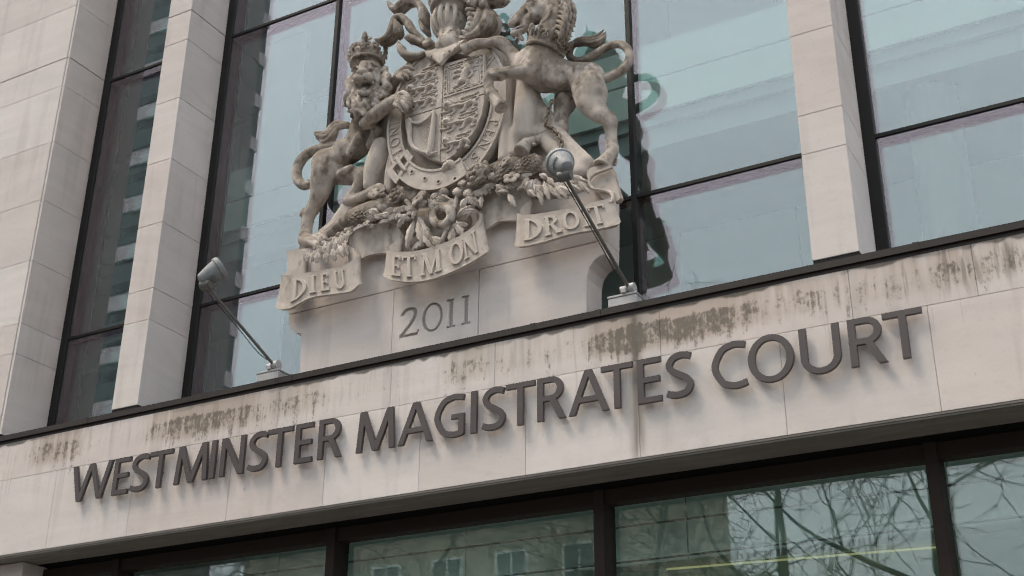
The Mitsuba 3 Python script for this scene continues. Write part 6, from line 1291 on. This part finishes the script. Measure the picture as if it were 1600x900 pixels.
# --- plinth of pale blocks, the middle one cut with the year
pl = Polygon([(r[0], r[2]) for r in TB['plinth']]).buffer(0)
plz = TB['plinth_lines']
zc, xl, xr = 6.792, -6.400, -5.473
zb = 6.052
y0, y1 = 0.16, 0.46


def slab(poly, mat):
    poly = poly.buffer(-0.0025, join_style='mitre')
    k = max(poly.geoms, key=lambda q: q.area) if hasattr(poly, 'geoms') else poly
    return put(pk, 'stone_block', join([stand(solid(k.buffer(-0.004, join_style='mitre'), 0.004), 0, y0 + 0.004, 0), stand(solid(k, y1 - y0 - 0.004), 0, y1, 0)]), mat)


pk = put(arms, 'plinth', stand(solid(pl.buffer(-0.012), 0.27), 0, 0.45, 0), 'joint_mortar')
zz = lambda a, b: sbox(-9, a, -1, b)
slab(pl.intersection(sbox(-9, zb, xl, zc + 0.0)), 'plinth_stone')
slab(pl.intersection(sbox(xr, zb, -1, zc + 0.0)), 'plinth_stone')
slab(pl.intersection(zz(zc, 9.2)), 'plinth_stone')
gl = []
for ch, (a, b) in zip('2011', ((-6.318, -6.118), (-6.072, -5.853), (-5.806, -5.716), (-5.645, -5.556))):
    g, w = serif(ch)
    gl.append(affinity.translate(affinity.scale(g, (b - a) / w, 0.280, origin=(0, 0)), a, 6.276))
yr = unary_union(gl).buffer(0.0045)
mb = sbox(xl + 0.0025, zb, xr - 0.0025, zc - 0.0025)
kb = put(pk, 'stone_block', join([stand(solid(mb.difference(yr), 0.022), 0, y0 + 0.022 - 0.002, 0), stand(solid(mb, 0.264), 0, y0 + 0.286, 0)]), 'pale_inset', label='paler middle block cut with the year 2011')

# --- drape behind everything, with deep folds
dp = Polygon([(r[0], r[2]) for r in TB['drape']]).buffer(0)
s = Sculpt((dp.bounds[0] - 0.08, -0.1, dp.bounds[1] - 0.08), (dp.bounds[2] + 0.08, 0.52, dp.bounds[3] + 0.08), 0.009)
XX, ZZ = np.meshgrid(s.ax[0], s.ax[2], indexing='ij')
pp = shapely.points(XX.ravel(), ZZ.ravel())
sd = np.where(shapely.contains(dp, pp), -1, 1) * shapely.distance(dp.exterior, pp)
s.d[:] = np.maximum(sd.reshape(XX.shape)[:, None, :] - 0.01, np.abs(s.ax[1] - 0.36)[None, :, None] - 0.10)
for c in TB['drape_folds']:
    s.chain(c, 0.05, flat=0.03)
put(arms, 'drape', s.mesh(), 'carved_clean', smooth=True)

# --- mound of foliage: stems, thistles, roses, flowers, leaves
s = Sculpt(*bounds(['mound', 'stems', 'knot', 'thistle_log', 'thistle2', 'thistle3'], 0.08), 0.0075)
for c in TB['mound']:
    s.chain(c, 0.05, flat=0.02)
for c in TB['stems'] + TB['knot']:
    s.chain(c, 0.01)
put(arms, 'foliage_mound', s.mesh(), 'carved_sooty', smooth=True)
rl = np.random.RandomState(8)


def leaf(p0, p1, w, lobes, seed):
    rg = np.random.RandomState(seed)
    p0, p1 = np.asarray(p0, float), np.asarray(p1, float)
    L = np.linalg.norm(p1 - p0)
    d = (p1 - p0) / L
    out = np.array([0.15, -1.0, 0.25]) + rg.normal(0, 0.15, 3)
    out -= d * (out @ d)
    out /= np.linalg.norm(out)
    sd = np.cross(d, out)
    nu, nv = 11 * max(lobes, 2) // 2, 9
    u = np.linspace(0, 1, nu)
    v = np.linspace(-1, 1, nv)
    U, Vv = np.meshgrid(u, v, indexing='ij')
    half_w = w * 1.15 * np.sin(np.pi * np.clip(U * 0.93 + 0.07, 0, 1)) ** 0.7 * (0.66 + 0.34 * np.abs(np.sin(np.pi * lobes * U)))
    sweep = 0.28 * w * np.abs(Vv) ** 1.5
    rise = w * (0.55 * np.sin(np.pi * U) - 0.65 * U**2 * 0.9) + w * 0.55 * (0.45 - np.abs(Vv) ** 1.4) + w * 0.16 * np.cos(2 * np.pi * lobes * U) * np.abs(Vv) + w * 0.20 * np.exp(-(Vv / 0.14) ** 2)
    P = p0 + d * (U * L + sweep)[..., None] + sd * (Vv * half_w)[..., None] + out * rise[..., None]
    Q = P - out * (0.010 + 0.012 * (1 - np.abs(Vv)))[..., None]
    V = np.vstack([P.reshape(-1, 3), Q.reshape(-1, 3)])
    o = nu * nv
    f = []
    for i in range(nu - 1):
        for j in range(nv - 1):
            A = i * nv + j
            f += [(A, A + 1, A + nv + 1), (A, A + nv + 1, A + nv), (o + A, o + A + nv + 1, o + A + 1), (o + A, o + A + nv, o + A + nv + 1)]
    rim = [j for j in range(nv)] + [i * nv + nv - 1 for i in range(1, nu)] + [(nu - 1) * nv + j for j in range(nv - 2, -1, -1)] + [i * nv for i in range(nu - 2, 0, -1)]
    for a, b in zip(rim, rim[1:] + rim[:1]):
        f += [(a, o + a, b), (b, o + a, o + b)]
    return trimesh.Trimesh(V, np.array(f), process=False)


for i, r in enumerate(TB['leaves']):
    put(arms, 'leaf', leaf(r[0:3], r[3:6], r[6], int(r[7]), i), 'carved_stone' if i % 3 else 'carved_clean', smooth=60)


def rose_mesh():
    s = Sculpt((-1.25, -1.0, -1.25), (1.25, 0.8, 1.25), 0.034)
    s.ball((0, 0.15, 0), (0.9, 0.55, 0.9), 0.02)
    for n_, r_, y_, sz, ph in ((6, 0.82, 0.0, 0.40, 0.0), (6, 0.56, -0.25, 0.32, 0.5), (5, 0.30, -0.42, 0.22, 0.2)):
        for i in range(n_):
            a = 2 * np.pi * (i + ph) / n_
            c, si = math.cos(a), math.sin(a)
            pts = [(r_ * c - 0.8 * sz * si, y_ + 0.08, r_ * si + 0.8 * sz * c, 0.10), (1.12 * r_ * c - 0.45 * sz * si, y_ - 0.06, 1.12 * r_ * si + 0.45 * sz * c, 0.13), (1.18 * r_ * c, y_ - 0.1, 1.18 * r_ * si, 0.14), (1.12 * r_ * c + 0.45 * sz * si, y_ - 0.06, 1.12 * r_ * si - 0.45 * sz * c, 0.13), (r_ * c + 0.8 * sz * si, y_ + 0.08, r_ * si - 0.8 * sz * c, 0.10)]
            s.chain(pts, 0.02, 3)
    for i in range(7):
        a = i * 2.4
        s.ball((0.10 * math.sqrt(i) * math.cos(a), -0.42, 0.10 * math.sqrt(i) * math.sin(a)), 0.09, 0.02)
    return s.mesh()


def flower_mesh():
    s = Sculpt((-1.25, -0.6, -1.25), (1.25, 0.5, 1.25), 0.036)
    for i in range(5):
        a = 2 * np.pi * i / 5 + 0.3
        c, si = math.cos(a), math.sin(a)
        s.ball((0.62 * c, -0.05, 0.62 * si), (0.44, 0.22, 0.44), 0.02)
        for o in (-0.16, 0, 0.16):
            s.chain([(0.2 * c - o * si, -0.33, 0.2 * si + o * c, 0.05), (0.95 * c - 1.7 * o * si, -0.24, 0.95 * si + 1.7 * o * c, 0.04)], 0.03, 2, cut=True)
    s.ball((0, -0.22, 0), (0.2, 0.16, 0.2), 0.02)
    return s.mesh()


ROSE, FLOW = mikit.ply(rose_mesh(), 'carved_sooty', smooth=True), mikit.ply(flower_mesh(), 'carved_stone', smooth=True)
for r in TB['roses']:
    put(arms, 'rose', dict(ROSE, to_world=T4().translate(r[:3]).rotate([1, 0, 0], r[5]).rotate([0, 0, 1], -18).rotate([0, 1, 0], r[4]).scale(r[3] * 1.05)), None)
for i, r in enumerate(TB['flowers']):
    put(arms, 'flower', dict(FLOW, to_world=T4().translate([r[0], r[1] - 0.03, r[2]]).rotate([1, 0, 0], -25).rotate([0, 0, 1], -20 + 15 * (i % 3)).rotate([0, 1, 0], 37 * i).scale(r[3] * 1.0)), None)


def thistle(rows, pitch):
    """A thistle head or oak branch covered in overlapping scales."""
    p = catmull(np.array(rows), 6)
    s = Sculpt(p[:, :3].min(0) - p[:, 3].max() - 0.04, p[:, :3].max(0) + p[:, 3].max() + 0.04, 0.006)
    s.chain(rows, 0.01, grow=-0.012)
    seg = np.concatenate([[0], np.cumsum(np.linalg.norm(np.diff(p[:, :3], axis=0), axis=1))])
    d = p[-1, :3] - p[0, :3]
    d /= np.linalg.norm(d)
    u = np.cross(d, [0, 1, 0.2])
    u /= np.linalg.norm(u)
    w = np.cross(d, u)
    for i in range(int(seg[-1] / pitch) + 1):
        c = np.array([np.interp(i * pitch, seg, p[:, k]) for k in range(4)])
        nn = max(int(2 * np.pi * c[3] / (pitch * 1.25)), 6)
        for j in range(nn):
            a = 2 * np.pi * (j + 0.5 * (i % 2)) / nn
            e = u * math.cos(a) + w * math.sin(a)
            s.chain([[*(c[:3] + e * (c[3] - 0.012)), 0.013], [*(c[:3] + e * (c[3] + 0.004) + d * pitch * 0.9), 0.007]], 0.004, 1)
    return s.mesh()


for nme in ('thistle_log', 'thistle2', 'thistle3'):
    put(arms, 'thistle', thistle(TB[nme], 0.030), 'carved_sooty', smooth=True)
# ------------------------------------------------------------------ floodlights on arms
def floodlight(x, label, aim, out, top):
    k = thing('floodlight', label, 'floodlight', 'arm floodlights on the ledge')
    put(k, 'base_box', join([box(x - 0.13, x + 0.13, -0.005, 0.22, 6.054, 6.135, 0.006), box(x - 0.135, x + 0.135, -0.010, 0.225, 6.136, 6.156, 0.004)]), 'lamp_box')
    cyl = lambda a, b, r, n=28: trimesh.creation.cylinder(r, segment=(a, b), sections=n)
    q = np.array([x + 0.06, 0.02, 6.20])
    put(k, 'lower_knuckle', join([cyl(q + (-0.075, 0, 0), q + (0.0, 0, 0), 0.034), cyl(q + (0.006, 0, 0), q + (0.05, 0, 0), 0.047), box(q[0] - 0.06, q[0] - 0.012, -0.025, 0.065, 6.157, 6.20, 0.006)]), 'lamp_box', smooth=35)
    e = np.array([q[0], out, top])
    d = (e - q) / np.linalg.norm(e - q)
    put(k, 'arm', cyl(q + d * 0.03, e - d * 0.02, 0.0145, 20), 'lamp_dark', smooth=35)
    put(k, 'upper_knuckle', join([cyl(e + (-0.045, 0, 0.0), e + (0.05, 0, 0.0), 0.046), cyl(e + (0.051, 0, 0), e + (0.060, 0, 0), 0.040)]), 'lamp_dark', smooth=35)
    a = np.asarray(aim, float) - e
    a /= np.linalg.norm(a)
    prof = [(0.0, -0.125), (0.030, -0.123), (0.052, -0.114), (0.064, -0.096), (0.074, -0.06), (0.090, -0.01), (0.105, 0.045), (0.112, 0.08), (0.124, 0.086), (0.129, 0.10), (0.129, 0.128), (0.120, 0.138), (0.108, 0.130), (0.0, 0.126)]
    m = trimesh.creation.revolve(np.array(prof) * 0.92, sections=48)
    zx = np.cross([0, 0, 1.0], a)
    zx /= np.linalg.norm(zx)
    M = np.eye(4)
    M[:3, 0], M[:3, 1], M[:3, 2] = zx, np.cross(a, zx), a
    M[:3, 3] = e + a * 0.085 + M[:3, 1] * 0.07
    m.apply_transform(M)
    hd = put(k, 'head', m, 'lamp_grey', smooth=32)
    fins = []
    for i in range(9):
        t = math.radians(-120 + (i - 4) * 8.5)
        f = box(-0.0025, 0.0025, 0.0, 0.014, -0.02, 0.066)
        R = trimesh.transformations.rotation_matrix(t - math.pi / 2, (0, 0, 1))
        f.apply_translation((0, 0.080, 0))
        f.apply_transform(R)
        g = f.copy()
        g.apply_transform(trimesh.transformations.rotation_matrix(math.pi * 0.68, (0, 0, 1)))
        fins += [f, g]
    fm = join(fins)
    fm.apply_transform(M)
    put(hd, 'cooling_fin', fm, 'lamp_grey')
    ln = trimesh.creation.cylinder(0.094, 0.004, sections=40)
    ln.apply_translation((0, 0, 0.1195))
    ln.apply_transform(M)
    put(hd, 'lens', ln, 'glass_far')
    cb = np.array([q + (-0.03, 0.10, -0.05), q + (-0.035, 0.02, 0.03), q + d * 0.25 + (-0.02, 0.0, -0.035), q + d * 0.6 + (-0.015, 0, -0.03), e - d * 0.12 + (-0.01, 0, -0.04), e + (-0.03, 0.0, 0.0), M[:3, 3] - a * 0.08])
    put(k, 'cable', tube(catmull(cb, 6), 0.004, 7), 'frame_metal', smooth=True)
    return k


floodlight(-7.72, 'grey arm floodlight at the left of the carving, tilted up to the right', (-6.1, 0.2, 8.1), -1.03, 6.625)
floodlight(-3.985, 'grey arm floodlight at the right of the carving, in front of the word DROIT', (-5.4, 0.2, 8.3), -1.165, 6.685)
